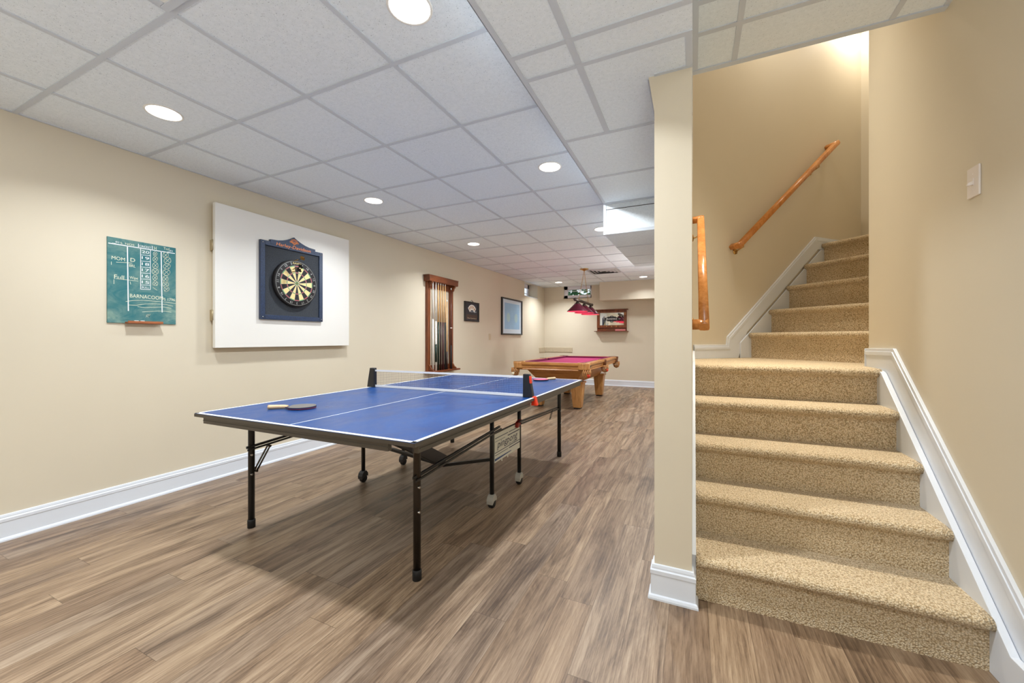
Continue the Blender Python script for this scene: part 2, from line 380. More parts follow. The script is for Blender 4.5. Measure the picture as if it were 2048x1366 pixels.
struct(MB().box(-2.055, -.16, 9.5, YB, E + .932, 2.6), 'beam_back', 'wall', label='beige boxed beam across the far wall', cat='beam')

# white tee grid
g = MB(); T = .6096; GX = [-3.1431 + T * k for k in range(4)]; GY = [.8687 + T * k for k in range(-9, 15)]
def tee(x0, y0, x1, y1, w_=.024):
    dx, dy = x1 - x0, y1 - y0; L = math.hypot(dx, dy); nx, ny = -dy / L * w_ / 2, dx / L * w_ / 2
    lo = [(x0 + nx, y0 + ny), (x0 - nx, y0 - ny), (x1 - nx, y1 - ny), (x1 + nx, y1 + ny)]; bb = len(g.v)
    g.v += [V((x, y, cz(x, y) - .005 - (.0006 if abs(dx) > abs(dy) else 0))) for x, y in lo] + [V((x, y, cz(x, y) + .002)) for x, y in lo]
    for f in ((3, 2, 1, 0), (4, 5, 6, 7), (0, 1, 5, 4), (1, 2, 6, 5), (2, 3, 7, 6), (3, 0, 4, 7)): g.face([bb + k for k in f])
for x in GX: tee(x, -4.6, x, YB)
tee(-.705 + T, YS2, -.705 + T, YB)
for y in GY: tee(XW, y, XS if y < YS2 else -.16, y)
tee(XW + .008, -4.6, XW + .008, YB, .016)
struct(g, 'trim_1', 'grid', label='white metal grid of the suspended ceiling', cat='ceiling grid')
g = MB()
def flat(x0, x1, y0, y1, z, t=.004): g.box(x0, x1, y0, y1, z - t - (.0006 if x1 - x0 > y1 - y0 else 0), z + .001)
flat(XS - .002, XS + .022, -4.6, YS1, S1); g.box(XS - .003, XS, -4.6, YS1, S1 - .004, S1 + .02)
for y in (-1.0, -.39, .22, .83, 1.518, 1.676, 2.290, 2.897): flat(XS, -.003, y - .012, y + .012, S1)
g.box(XS, -.003, 1.524, 1.5305, S1 - .0015, S1 + .004, 1)
flat(-.465, -.437, -4.6, 2.285, S1); flat(-.028, -.004, 1.676, 1.892, S1); flat(XS, -.16, YS1 - .03, YS1, S1 + .0, .006)
flat(-.19, -.16, 1.9, YS1, S1); flat(-.16, -.003, 1.872, 1.892, S1)
g.box(XS - .003, XS + .02, YS1 - .004, YS1 + .002, sz0 + .0225, S1); g.box(XS - .003, -.16, YS1 - .005, YS1 + .004, sz0 - .004, sz0 + .022)
for y in (4.13, 4.74, 5.35):
    zq = sz0 + (sz1 - sz0) * (y - YS1) / (YS2 - YS1); g.box(XS, -.16, y - .012, y + .012, zq - .003, zq + .004)
g.box(XS, -.16, YS1 - .003, YS1, S1 - .055, S1 - .05, 1)
struct(g, 'trim_2', ['grid', 'ventd'], label='white edge angles of the lowered soffit', cat='ceiling grid')
g = MB()
for y in (-1.2, -.6, .0, .61, 1.22, 1.835, 2.025): flat(0, .985, y - .013, y + .013, S3)
for x in (.19, .80): flat(x - .012, x + .012, -4.6, 2.3, S3)
flat(-.003, .985, 2.285, 2.319, S3, .006); flat(-.003, .022, 1.7, 2.3, S3); flat(.965, .985, -4.6, 2.3, S3)
struct(g, 'trim_3', 'grid', label='white grid of the ceiling before the stairs', cat='ceiling grid')

# baseboards: a moulded profile swept along the walls
BP = [(0, 0), (.026, 0), (.026, .008), (.022, .017), (.015, .021), (.014, .108), (.0165, .112), (.0165, .128), (.011, .133), (.011, .140), (.008, .150), (.0, .152)]
def base(name, start, along, out, length, label):
    b = MB().prism(BP, Fr(start, out, (0, 0, 1), along), 0, length)
    return struct(b, name, 'trim', label=label, cat='baseboard')
base('baseboard_left', (XW, -4.6, 0), (0, 1, 0), (1, 0, 0), YB + 4.6, 'tall white baseboard along the dartboard wall')
base('baseboard_back', (XW, YB, 0), (1, 0, 0), (0, -1, 0), 3.47, 'white baseboard along the far wall')
b = MB()                                          # wraps the end of the partition
for fr, L_ in ((Fr((-.16, 1.89, 0), (0, -1, 0), (0, 0, 1), (1, 0, 0)), None),):
    prof = BP
    ring = []
    for o_, z_ in prof:
        ring.append([V((-.16 - o_, 1.96, z_)), V((-.16 - o_, 1.89 - o_, z_)), V((-.005 + o_, 1.89 - o_, z_)), V((-.005 + o_, 1.945, z_))])
    for i in range(len(ring) - 1):
        for k in range(3): b.poly([ring[i][k], ring[i][k + 1], ring[i + 1][k + 1], ring[i + 1][k]])
struct(b, 'baseboard_partition', 'trim', label='white baseboard wrapping the foot of the partition', cat='baseboard')

# windows
wn = thing('window_1', (XW - .25, 9.0, Z0), 'small white framed basement window high on the dartboard wall', 'window'); wn['kind'] = 'structure'
f = MB(); X0 = XW - .26
for (y0, y1, z0, z1) in ((8.5, 8.62, Z0, 2.62), (9.35, 9.5, Z0, 2.62), (8.5, 9.5, Z0 - .02, Z0 + .04), (8.5, 9.5, 2.46, 2.62)): f.box(X0 - .02, X0 + .02, y0, y1, z0, z1)
f.box(X0 - .012, X0 + .012, 8.6, 9.4, Z0 + .115, Z0 + .13); f.build('frame', 'vinyl', wn, .003)
MB().box(X0 - .004, X0 + .004, 8.61, 9.37, Z0 + .03, 2.47).build('pane', 'glass', wn)
MB().box(XW - .25, XW + .004, 8.57, 9.43, Z0 - .012, Z0 + .002).build('sill', 'trim', wn)
wn = thing('window_2', (-2.77, YB + .25, bz0), 'small basement window showing greenery high on the far wall', 'window'); wn['kind'] = 'structure'
f = MB(); Y0 = YB + .055
for (x0, x1, z0, z1) in ((bx0, bx0 + .10, bz0, 2.56), (bx1 - .03, bx1, bz0, 2.56), (bx0, bx1, bz0 - .02, bz0 + .075), (bx0, bx1, 2.455, 2.56)): f.box(x0, x1, Y0 - .03, Y0 + .03, z0, z1)
f.box(bx0 + .10, bx1 - .03, Y0 - .012, Y0 + .012, bz0 + .175, bz0 + .19); f.build('frame', 'vinyl', wn, .003)
MB().box(bx0 + .09, bx1 - .02, Y0 - .003, Y0 + .003, bz0 + .06, 2.47).build('pane', 'glass', wn)
MB().box(bx0, bx1, YB + .0, YB + .025, bz0 - .012, bz0 + .002).build('sill', 'wall', wn)
struct(MB().box(-5.2, -.2, 10.4, 12.4, 1.5, 1.62), 'ground', 'soil', label='soil outside the far basement window', cat='ground')
h = MB()
for k in range(2600):
    c_ = V((random.uniform(-4.6, -.8), random.uniform(11.2, 11.9), random.uniform(1.7, 3.6))); d_ = V((random.uniform(-1, 1), random.uniform(-1, .2), random.uniform(-1, 1))).normalized(); a_ = d_.orthogonal().normalized() * random.uniform(.05, .11); e_ = d_.cross(a_).normalized() * random.uniform(.04, .08)
    h.poly([c_ - a_, c_ + e_, c_ + a_, c_ - e_])
ho = h.build('hedge', 'hedge'); tag(ho, 'green hedge outside the far basement window', 'hedge')

# ------------------------------------------------------------------ stairs
RZ = .2; RY = [1.955, 2.195, 2.422, 2.651, 2.885]; LZ = 1.0
st = thing('staircase', (.47, 1.955, 0), 'tan carpeted staircase rising past the partition and turning at a landing', 'staircase')
def nose_profile(y0, y1, zb, zt, r=.023, oh=.034):     # riser at y0, tread back at y1
    pr = [(y0, zb)]; pr += [(y0, zt - 2 * r - .012), (y0 - .006, zt - 2 * r - .004)]
    for k in range(9):
        a = -PI / 2 - PI * k / 8; pr.append((y0 - oh + r * 1.0 + math.cos(a) * r * 1.15, zt - r + math.sin(a) * r))
    pr += [(y0 + .02, zt + .001), (y1, zt), (y1, zb)]
    return pr
def step(prof, fr, L_):
    b = MB(); n = len(prof); N = 24; rows = []
    for k in range(N + 1):
        c_ = L_ * k / N; rows.append(len(b.v)); b.v += [fr.p(x, y, c_) for x, y in prof]
    for k in range(N):
        for i in range(n): j = (i + 1) % n; b.face((rows[k] + i, rows[k] + j, rows[k + 1] + j, rows[k + 1] + i), 0, 2 < i < 12)
    b.face([rows[0] + i for i in range(n - 1, -1, -1)]); b.face([rows[-1] + i for i in range(n)])
    return b
frL = Fr((.012, 0, 0), (0, 1, 0), (0, 0, 1), (1, 0, 0))
for k in range(4):
    step(nose_profile(RY[k], RY[k + 1] + .01, k * RZ if k == 0 else k * RZ - .02, (k + 1) * RZ), frL, .933).build('carpeted_step', 'carpet', st)
step(nose_profile(RY[4], RY[4] + .12, .78, LZ), frL, .945).build('carpeted_step', 'carpet', st)
MB().prism([(.0, 2.95), (.965, 2.95), (.985, 3.14), (1.27, 3.425), (.48, 4.19), (-.005, 3.705)], WORLD, .9, LZ - .0008).build('landing_carpet', 'carpet', st)
tt = [.466, .648, .817, .989, 1.171]; zz = [-.169, .056, .273, .504, .726, .95]
for k in range(5):
    nxt = tt[k + 1] if k < 4 else tt[k] + .3
    o3 = V((tt[k], tt[k] + 3.70, 0)); L_ = 1.09
    fr = Fr(o3 + V((q, -q, 0)) * .018, (q, q, 0), (0, 0, 1), (q, -q, 0))
    step(nose_profile(0, (nxt - tt[k]) / q + .01, E + zz[k] - .01, E + zz[k + 1]), fr, L_).build('carpeted_step', 'carpet', st)
MB().prism([(1.33, 5.05), (1.60, 5.32), (2.40, 4.53), (2.12, 4.25)], WORLD, E + .9, E + .949).build('landing_carpet', 'carpet', st)
# stringer boards and moulded skirts of the lower flight (side wall)
frR = Fr((.945, 0, 0), (0, 1, 0), (0, 0, 1), (1, 0, 0))
sl = (1.01 - .14) / (2.832 - 1.855)
MB().prism([(1.60, 0), (3.0, 0), (3.0, 1.0), (2.86, .99), (2.832, .981), (1.855, .125), (1.60, .125)], frR, .0, .024).build('stringer_board', 'trim', st, .002)
def skirt(path, fr, wid, name='moulded_skirt', out0=0, cap=True):
    """baseboard moulding following a sloping top edge; path = top edge points"""
    b = MB()
    for d0, d1, t_ in ((.0, wid, .014), (.004, .012, .010), (.018, .040, .018)):
        up, lo = [], []
        for i, (x, y) in enumerate(path):
            def nrm(a_, b_):
                dx, dy = b_[0] - a_[0], b_[1] - a_[1]; L_ = math.hypot(dx, dy); return V((dy / L_, -dx / L_))
            ns = []
            if i > 0: ns.append(nrm(path[i - 1], path[i]))
            if i < len(path) - 1: ns.append(nrm(path[i], path[i + 1]))
            m_ = (ns[0] + ns[-1]).normalized(); m_ = m_ / max(.35, m_.dot(ns[0]))
            up.append((x + m_.x * d0, y + m_.y * d0)); lo.append((x + m_.x * d1, y + m_.y * d1))
        b.prism(up + lo[::-1], fr, out0, out0 + t_)
    return b.build(name, 'trim', st, .002)
frS = Fr((.985, 0, 0), (0, 1, 0), (0, 0, 1), (-1, 0, 0))
skirt([(1.60, .145), (1.70, .165), (2.762, 1.118), (3.125, 1.112)], frS, .16)
MB().box(.966, .986, 3.1255, 3.136, .99, 1.110).build('skirt_return', 'trim', st, .002)
# partition side: stringer edge
frP = Fr((-.005, 0, 0), (0, 1, 0), (0, 0, 1), (1, 0, 0))
MB().prism([(1.945, 0), (3.66, 0), (3.66, 1.07), (2.86, 1.02), (2.832, 1.0), (1.945, .2)], frP, 0, .017).build('stringer_board', 'trim', st, .002)
# upper flight along the stairwell wall
fr45 = Fr((0, 3.70, 0), (q, q, 0), (0, 0, 1), (q, -q, 0))
z_ = lambda v: E + v
MB().prism([(.375 / q, z_(-.171)), (1.7, z_(-.171)), (2.26, z_(.5)), (2.26, z_(.93)), (1.14 / q, z_(.885)), (.375 / q, z_(-.032))], fr45, .008, .020).build('stringer_board', 'trim', st, .002)
skirt([(.0, z_(-.05)), (.262 / q, z_(-.05)), (.268 / q, z_(.020)), (1.087 / q, z_(1.011)), (2.26, z_(1.004))], fr45, .12)
MB().prism([(0, z_(-.171)), (.36 / q, z_(-.171)), (.45 / q, z_(.10)), (1.10 / q, z_(.90)), (2.26, z_(.90)), (2.26, z_(.97)), (1.087 / q, z_(.97)), (.285 / q, z_(-.0)), (.262 / q, z_(-.09)), (0, z_(-.09))], fr45, .0, .011).build('skirt_board', 'trim', st)

def handrail(label, pts, fr, brk, S_=.058, group='oak handrails in the stairwell'):
    """pts in the wall frame (along, up); rail stands off the wall and returns to it at both ends"""
    r = thing('handrail', fr.p(pts[0][0], pts[0][1], 0), label, 'handrail', group)
    (a0, z0), (a1, z1) = pts; d = V((a1 - a0, z1 - z0)); d.normalize(); nrm = V((-d.y, d.x))
    sec = []
    for k in range(12):
        w_ = 2 * PI * k / 12; c_, s_ = math.cos(w_), math.sin(w_); sec.append((.026 * math.copysign(abs(c_) ** .45, c_), .022 * math.copysign(abs(s_) ** .45, s_)))
    b = MB(); rings = []
    for (a, z) in pts:
        rings.append(len(b.v))
        for (o_, h_) in sec: b.v.append(fr.p(a + nrm.x * h_, z + nrm.y * h_, S_ + o_))
    n = 12
    for i in range(n): b.face((rings[0] + i, rings[0] + (i + 1) % n, rings[1] + (i + 1) % n, rings[1] + i), 0, True)
    b.face([rings[0] + i for i in range(n)]); b.face([rings[1] + i for i in range(n)])
    b.build('rail', 'rail', r)
    for (a, z), sg in ((pts[0], 1), (pts[1], -1)):
        b = MB(); base_ = len(b.v); cx, cy = a + d.x * .026 * sg, z + d.y * .026 * sg
        for c_ in (.001, S_ + .02):
            for (o_, h_) in sec: b.v.append(fr.p(cx + d.x * o_ + nrm.x * h_, cy + d.y * o_ + nrm.y * h_, c_))
        for i in range(n): b.face((base_ + i, base_ + (i + 1) % n, base_ + n + (i + 1) % n, base_ + n + i), 0, True)
        b.face(range(base_, base_ + n)); b.face(range(base_ + n, base_ + 2 * n)); b.build('wall_return', 'rail', r)
    for t_ in brk:
        a, z = a0 + (a1 - a0) * t_, z0 + (z1 - z0) * t_
        m_ = MB().tube([fr.p(a, z - .075, .0), fr.p(a, z - .075, .02), fr.p(a, z - .055, S_), fr.p(a, z - .02, S_)], .005, 8)
        m_.lathe([(.0, .0), (.028, .0), (.028, .004), (.012, .009), (0, .009)], fr.p(a, z - .075, 0), 14, 0, fr.n).build('bracket', 'brass', r)
    return r
handrail('oak handrail on the partition beside the lower carpeted flight', [(2.315, E + .062), (3.42, E + .95)], frP, (.12, .88))
handrail('oak handrail climbing the wall of the upper flight', [(.417, E + .806), (1.74, E + 1.942)], fr45, (.05, .8), .085)

# ------------------------------------------------------------------ downlights, troffers, vent, added fill lamps
GL = 'round recessed downlights in the ceiling'
dl0 = thing('downlight', (0, 0, 0), '', 'ceiling light', GL)
MB().lathe([(.091, .002), (.091, -.003), (.087, -.005), (.081, -.004), (.079, .002)], (0, 0, 0), 32).build('trim_ring', 'white', dl0, at=(0, 0, 0))
MB().lathe([(.0, -.0055), (.05, -.0055), (.081, -.003)], (0, 0, 0), 32).build('lens', 'lens', dl0, at=(0, 0, 0))
DL = [(-1.03, 1.255, 'lit downlight in the tile beside the soffit edge, nearest the camera', 1), (-2.83, 1.24, 'lit downlight above the green chalkboard, near the side wall', 1), (-1.01, 2.89, 'lit downlight beside the soffit, second along from the camera', 1),
      (-2.81, 2.89, 'lit downlight above the dartboard panel', 1), (-2.83, 4.83, 'lit downlight above the wooden cue rack', 1.25), (-1.018, 4.817, 'lit downlight half hidden behind the boxed bulkhead', 1),
      (-2.95, 9.08, 'lit downlight before the small far window', 1.7), (-.993, 9.02, 'lit warm downlight near the far boxed beam', .25)]
W1 = 50
def lamp(name, loc, power, size, col=(.925, .968, 1), rot=(0, 0, 0), shape='DISK', spread=2.35, sy=None):
    L_ = bpy.data.lights.new(name, 'AREA'); L_.shape = shape; L_.size = size; L_.energy = power; L_.color = col; L_.spread = spread
    if sy: L_.size_y = sy
    o = bpy.data.objects.new(name, L_); C.objects.link(o); o.location = loc; o.rotation_euler = rot; return o
for k, (x, y, lab, s_) in enumerate(DL):
    o = dl0 if k == 0 else dup(dl0); o.location = (x, y, cz(x, y)); o['label'] = lab
    lamp('downlight_and_fill', (x, y, cz(x, y) - .012), W1 * s_ * (1.5 if k == 0 else .62 if x < -2 else 1.2), .14, spread=PI if x > -2 and y < 5 else 2.35)
for (x, y) in ((-2.83, -.55), (-1.02, -.55), (-2.83, -2.4), (-1.02, -2.4)): lamp('downlight_and_fill', (x, y, cz(x, y) - .012), W1 * .6, .14, spread=1.9)  # unseen lamps added behind the camera to brighten the room, no fixtures
lamp('downlight_and_fill', (.30, -.55, S3 - .012), 42, .14, spread=PI); lamp('downlight_and_fill', (.42, -2.4, S3 - .012), W1 * .6, .14)  # two more added lamps out of view, lifting stair front and side wall
lamp('downlight_and_fill', (-.42, 7.0, cz(-.42, 7.0) - .012), W1 * 1.5, .14, spread=2.6)  # added lamp hidden by the partition, lifts the far end
for (x, y, p_) in ((-1.9, -1.7, 68), (.5, -.4, 46), (-.36, 6.9, 26)): lamp('added_bounce_fill', (x, y, 1.15 if y < -1 or y > 1 else .9), p_, .55 if y < 1 else .3, (.93, .97, 1), (PI, 0, 0), spread=PI)  # upward fill lamps added out of view to brighten the ceiling
lamp('stairwell_lamp_and_fill', (1.58, 4.98, HT - .02), 17, .2, (1, .93, .82), spread=PI)
lamp('stairwell_lamp_and_fill', (.45, 3.0, HT - .02), 25, .25, (1, .93, .80), spread=.8); lamp('stairwell_lamp_and_fill', (.62, 4.05, HT - .02), 24, .2, (1, .94, .84), spread=PI)  # both added unseen: one brightens the treads, the other the upper wall
GT = 'square troffer panels in the ceiling grid'
for (x0, y0, on, lab) in ((-1.924, .2591, 0, 'unlit square troffer with a white sloped frame over the near floor'), (-3.63, .2591, 1, 'narrow lit troffer panel beside the top of the side wall')):
    x1, y1 = (x0 + T, y0 + T) if not on else (-3.143, .70); zc = cz((x0 + x1) / 2, (y0 + y1) / 2)
    zc -= .007; t_ = thing('troffer', ((x0 + x1) / 2, (y0 + y1) / 2, zc), lab, 'ceiling light', GT)
    b = MB(); e_ = .045
    for (a0, a1, b0, b1) in ((x0 + .013, x1 - .013, y0 + .013, y0 + e_), (x0 + .013, x1 - .013, y1 - e_, y1 - .013), (x0 + .013, x0 + e_, y0 + e_, y1 - e_), (x1 - e_, x1 - .013, y0 + e_, y1 - e_)): b.box(a0, a1, b0, b1, zc - .009, zc + .001)
    b.build('frame', 'grid', t_, .003); MB().box(x0 + e_, x1 - e_, y0 + e_, y1 - e_, zc - .005, zc + .001).build('diffuser', 'troffer' if on else 'white', t_)
vz = cz(-1.62, 7.88); vt = thing('air_vent', (-1.619, 7.88, vz), 'grey square four-way air vent in the ceiling beside the pool lamp', 'vent')
cx_, cy_ = -1.619, .8687 + T * 11.5
for k, hw in enumerate((.285, .22, .155, .09)):
    b = MB()
    for s_ in (1, -1):
        b.poly([(cx_ - hw, cy_ + s_ * hw, vz - .002), (cx_ + hw, cy_ + s_ * hw, vz - .002), (cx_ + hw - .045, cy_ + s_ * (hw - .045), vz - .018), (cx_ - hw + .045, cy_ + s_ * (hw - .045), vz - .018)])
        b.poly([(cx_ + s_ * hw, cy_ - hw, vz - .002), (cx_ + s_ * hw, cy_ + hw, vz - .002), (cx_ + s_ * (hw - .045), cy_ + hw - .045, vz - .018), (cx_ + s_ * (hw - .045), cy_ - hw + .045, vz - .018)])
    b.build('louvre', 'vent', vt)
MB().box(cx_ - .29, cx_ + .29, cy_ - .29, cy_ + .29, vz - .001, vz + .001).build('backing', 'ventd', vt)

# ------------------------------------------------------------------ table-tennis table
TZ = .754; TC = V((-1.78, 2.59, 0)); HX, HY = .7625, 1.335; ROT = math.radians(.3)
tb = thing('table_tennis_table', TC, 'blue folding table-tennis table with black legs on the plank floor', 'table')
for s_ in (-1, 1):
    ya, yb = (TC.y - HY, TC.y - .004) if s_ < 0 else (TC.y + .004, TC.y + HY); x0, x1 = TC.x - HX, TC.x + HX
    b = MB(); b.box(x0, x1, ya, yb, TZ - .018, TZ, 0)
    o = b.build('tabletop', 'table', tb, .0015)
    ln = MB(); e_ = .019; zt = TZ + .0006
    ye = ya if s_ < 0 else yb; yi = ye + e_ * (1 if s_ < 0 else -1)
    for (a0, a1, b0, b1) in ((x0, x0 + e_, ya, yb), (x1 - e_, x1, ya, yb), (x0, x1, min(ye, yi), max(ye, yi)), (TC.x - .0025, TC.x + .0025, ya, yb)): ln.box(a0, a1, b0, b1, TZ - .0002, zt)
    ln.build('boundary_line', 'line', o)
    em = MB()
    em.box(x0 - .002, x0, ya, yb, TZ - .019, TZ - .003); em.box(x1, x1 + .002, ya, yb, TZ - .019, TZ - .003); em.box(x0, x1, ye - (.002 if s_ < 0 else 0), ye + (0 if s_ < 0 else .002), TZ - .019, TZ - .003); em.build('edge_band', 'apron', o)
    ap = MB(); ax0, ax1 = x0 + .035, x1 - .012; zt_, zb_ = TZ - .018, TZ - .055
    if s_ < 0:
        ap.box(x0 + .06, x1 - .145, ya + .012, ya + .034, zb_, zt_); ap.box(ax1 - .022, ax1, ya + .04, yb - .055, zb_ + .0, zt_); ap.box(ax0, ax0 + .022, ya + .04, yb - .055, zb_, zt_)
        ap.box(ax1, ax1 + .003, ya + .05, yb - .06, zb_ + .016, zb_ + .02); ap.box(x0 + .06, x1 - .145, ya + .009, ya + .012, zb_ + .015, zb_ + .019)
    else:
        ap.box(x0 + .06, x1 - .06, yb - .034, yb - .012, zb_, zt_); ap.box(ax1 - .022, ax1, ya + .06, yb - .03, zb_, zt_); ap.box(ax0, ax0 + .022, ya + .06, yb - .03, zb_, zt_)
    ap.build('apron', 'apron', tb, .003)
for k, (x, y, mt) in enumerate(((-1.225, 1.537, 'bronze'), (-2.498, 1.540, 'black'), (-1.206, 3.745, 'black'), (-2.470, 3.755, 'black'))):
    sg = -1 if x > -1.8 else 1; yb_ = -.0 if y < 2.6 else 0
    b = MB().tube([(x + sg * .045, y, TZ - .03), (x + sg * .038, y, TZ - .05), (x + sg * .018, y, TZ - .072), (x + sg * .004, y, TZ - .10), (x, y, TZ - .14), (x, y, .03)], .0185, 14)
    lg = b.build('leg', mt, tb)
    MB().lathe([(.0, .0), (.022, .0), (.0225, .045), (.020, .05), (.0, .05)], (x, y, 0), 16).build('foot_cap', 'rubber', lg)
    for zz_ in (TZ - .30, TZ - .42): MB().tube([(x + .016, y - .012, zz_), (x + .026, y - .012, zz_)], .006, 8).build('bolt', 'chrome', lg)
    MB().tube([(x + sg * .05, y - .03, TZ - .045), (x + sg * .05, y + .03, TZ - .045)], .008, 8).build('pivot_bolt', 'chrome', lg)
for k, (x, y) in enumerate(((-1.268, 2.41), (-1.272, 2.895), (-2.452, 2.41), (-2.446, 2.895))):
    lg = MB().tube([(x, y, TZ - .03), (x, y, .095)], .0155, 12).build('wheel_leg', 'black', tb)
    hood = 'grey' if x > -2 else 'blackp'
    b = MB(); pr = [(-.034, .03), (-.036, .055), (-.028, .078), (-.008, .094), (.016, .092), (.030, .07), (.032, .045), (.02, .05), (-.01, .05)]
    b.prism(pr, Fr((x - .024, y, 0), (0, 1, 0), (0, 0, 1), (1, 0, 0)), 0, .048)
    cs = b.build('caster', hood, lg, .003)
    MB().lathe([(.0, -.018), (.026, -.018), (.031, -.012), (.031, .012), (.026, .018), (.0, .018)], (x, y, .0315), 20, 0, (1, 0, 0)).build('wheel', 'rubber', cs)
for x in (-1.218, -2.482):
    for (p0, p1) in (((x, 1.50, E - .665), (x, 2.43, E - .606)), ((x, 3.76, E - .680), (x, 2.78, E - .640))):
        b = MB(); b.bar(p0, p1, .010, .014); b.bar((p0[0] + .012, p0[1], p0[2] - .014), (p1[0] + .012, p1[1], p1[2] - .014), .008, .010); b.build('brace', 'black', tb)
    for (yy, y2) in (((1.555, 1.64), (3.72, 3.63)) if x < -2 else ()):
        b = MB(); b.bar((x - .012, yy, E - .82), (x - .012, y2, E - .685), .004, .012, 0, (1, 0, 0)); b.bar((x + .012, yy, E - .82), (x + .012, y2, E - .685), .004, .012, 0, (1, 0, 0))
        b.tube([(x - .018, yy, E - .82), (x + .018, yy, E - .82)], .007, 8); b.tube([(x - .018, y2, E - .685), (x + .018, y2, E - .685)], .007, 8); b.build('folding_strut', 'bronze', tb)
b = MB(); b.bar((-1.47, 1.56, TZ - .06), (-1.665, 2.42, E - .90), .02, .085); b.build('wishbone_plate', 'black', tb, .003)
MB().bar((-1.66, 2.41, E - .925), (-1.275, 2.415, E - .835), .03, .02).build('cross_bar', 'black', tb)
MB().bar((-2.45, 2.415, E - .835), (-1.68, 2.41, E - .925), .03, .02).build('cross_bar', 'black', tb)
for y_ in (2.41, 2.895): MB().tube([(-2.446, y_, TZ - .05), (-1.272, y_, TZ - .05)], .012, 10).build('cross_tube', 'black', tb)
# printed side panel
sp = Fr((-1.262, 2.65, E - .77), (0, 1, 0), (0, 0, 1), (1, 0, 0)); b = MB().obox(sp, (-.215, .225), (-.098, .105), (-.004, .004), 0)
sg = b.build('side_panel', 'cream', tb, .001, label='cream panel printed with pingpong lettering between the wheel legs')
b = MB()
for (a0, a1, v_, w_) in ((-.21, .0, .072, .005), (.02, .22, .072, .005), (-.21, -.05, .048, .003), (.0, .21, .050, .007), (-.215, .22, -.030, .005), (-.21, .0, -.048, .004), (.02, .22, -.048, .007)): b.stroke([(a0, v_), (a1, v_)], sp, w_, .0046)
b.text('pingpong', sp, .0, .012, w=.34, h=.062, c=.0048, shear=.25); b.text('the original', sp, .09, -.018, w=.15, h=.017, c=.0048); b.build('lettering', 'navy', sg)
b = MB(); b.poly([sp.p(-.215, -.086, .0046), sp.p(-.215, -.07, .0046), sp.p(.06, -.074, .0046), sp.p(.06, -.079, .0046)]); b.build('stripe', 'bluei', sg)
b = MB()
for a in (-.10, .0): MB().obox(sp, (a, a + .01), (-.115, -.098), (-.002, .002)).build('tab', 'cream', sg)
MB().obox(sp, (-.215, .15), (.105, .112), (-.006, .006)).build('top_edge', 'black', sg)
b = MB().prism([(.13, .08), (.19, .095), (.215, .13), (.19, .135), (.13, .12)], sp, .005, .03); b.build('latch', 'redd', tb, .003)
MB().tube([(-1.20, 3.52, E - .67), (-1.2, 3.5, E - .70), (-1.2, 3.47, E - .735), (-1.2, 3.44, E - .745), (-1.2, 3.455, E - .71), (-1.2, 3.49, E - .68)], .003, 6).build('pull_cord', 'black', tb)
tb.rotation_euler.z = ROT

# net, clamped across the table
nt = thing('table_tennis_net', (TC.x, TC.y, TZ), 'table-tennis net with white tapes and black posts across the blue table', 'net')
NY = TC.y; x0, x1 = TC.x - HX + .02, TC.x + HX - .06; fn = Fr((0, NY, TZ), (1, 0, 0), (0, 0, 1), (0, -1, 0))
b = MB(); n_ = 104
for k in range(n_ + 1):
    x = x0 + .03 + (x1 - x0 - .06) * k / n_; b.box(x - .0005, x + .0005, NY - .0005, NY + .0005, TZ + .015, TZ + .14)
for k in range(1, 9):
    z = TZ + .014 + .0142 * k; b.box(x0 + .03, x1 - .03, NY - .0005, NY + .0005, z - .0005, z + .0005)
b.build('netting', 'net', nt)
MB().box(x0 + .02, x1 - .02, NY - .0025, NY + .0025, TZ + .136, TZ + .150).build('top_tape', 'tape', nt)
MB().box(x0 + .02, x1 - .02, NY - .0025, NY + .0025, TZ + .002, TZ + .020).build('bottom_tape', 'tape', nt)
for s_, xx in ((1, x1), (-1, x0)):
    o_ = -.01
    pr = [(xx - s_ * .028, .0), (xx + s_ * .05, .0), (xx + s_ * .042, .05), (xx + s_ * .026, .13), (xx + s_ * .02, .165), (xx - s_ * .026, .165)]
    po = MB().prism(pr, fn, -.018, .018).build('net_post', 'blackp', nt, .003)
    if s_ > 0:
        MB().prism([(xx + .026, .10), (xx + .036, .10), (xx + .032, .135), (xx + .028, .15), (xx + .021, .15)], fn, -.012, .0195).build('release_button', 'red', po, .002)
        MB().prism([(xx + .036, -.055), (xx + .082, -.055), (xx + .066, .008), (xx + .046, .008)], fn, -.016, .019).build('clamp_lever', 'red', po, .003)
    MB().obox(fn, (min(xx, xx + s_ * .06), max(xx, xx + s_ * .06)), (-.035, -.02), (-.016, .016)).build('clamp', 'blackp', po, .002)
nt.rotation_euler.z = ROT

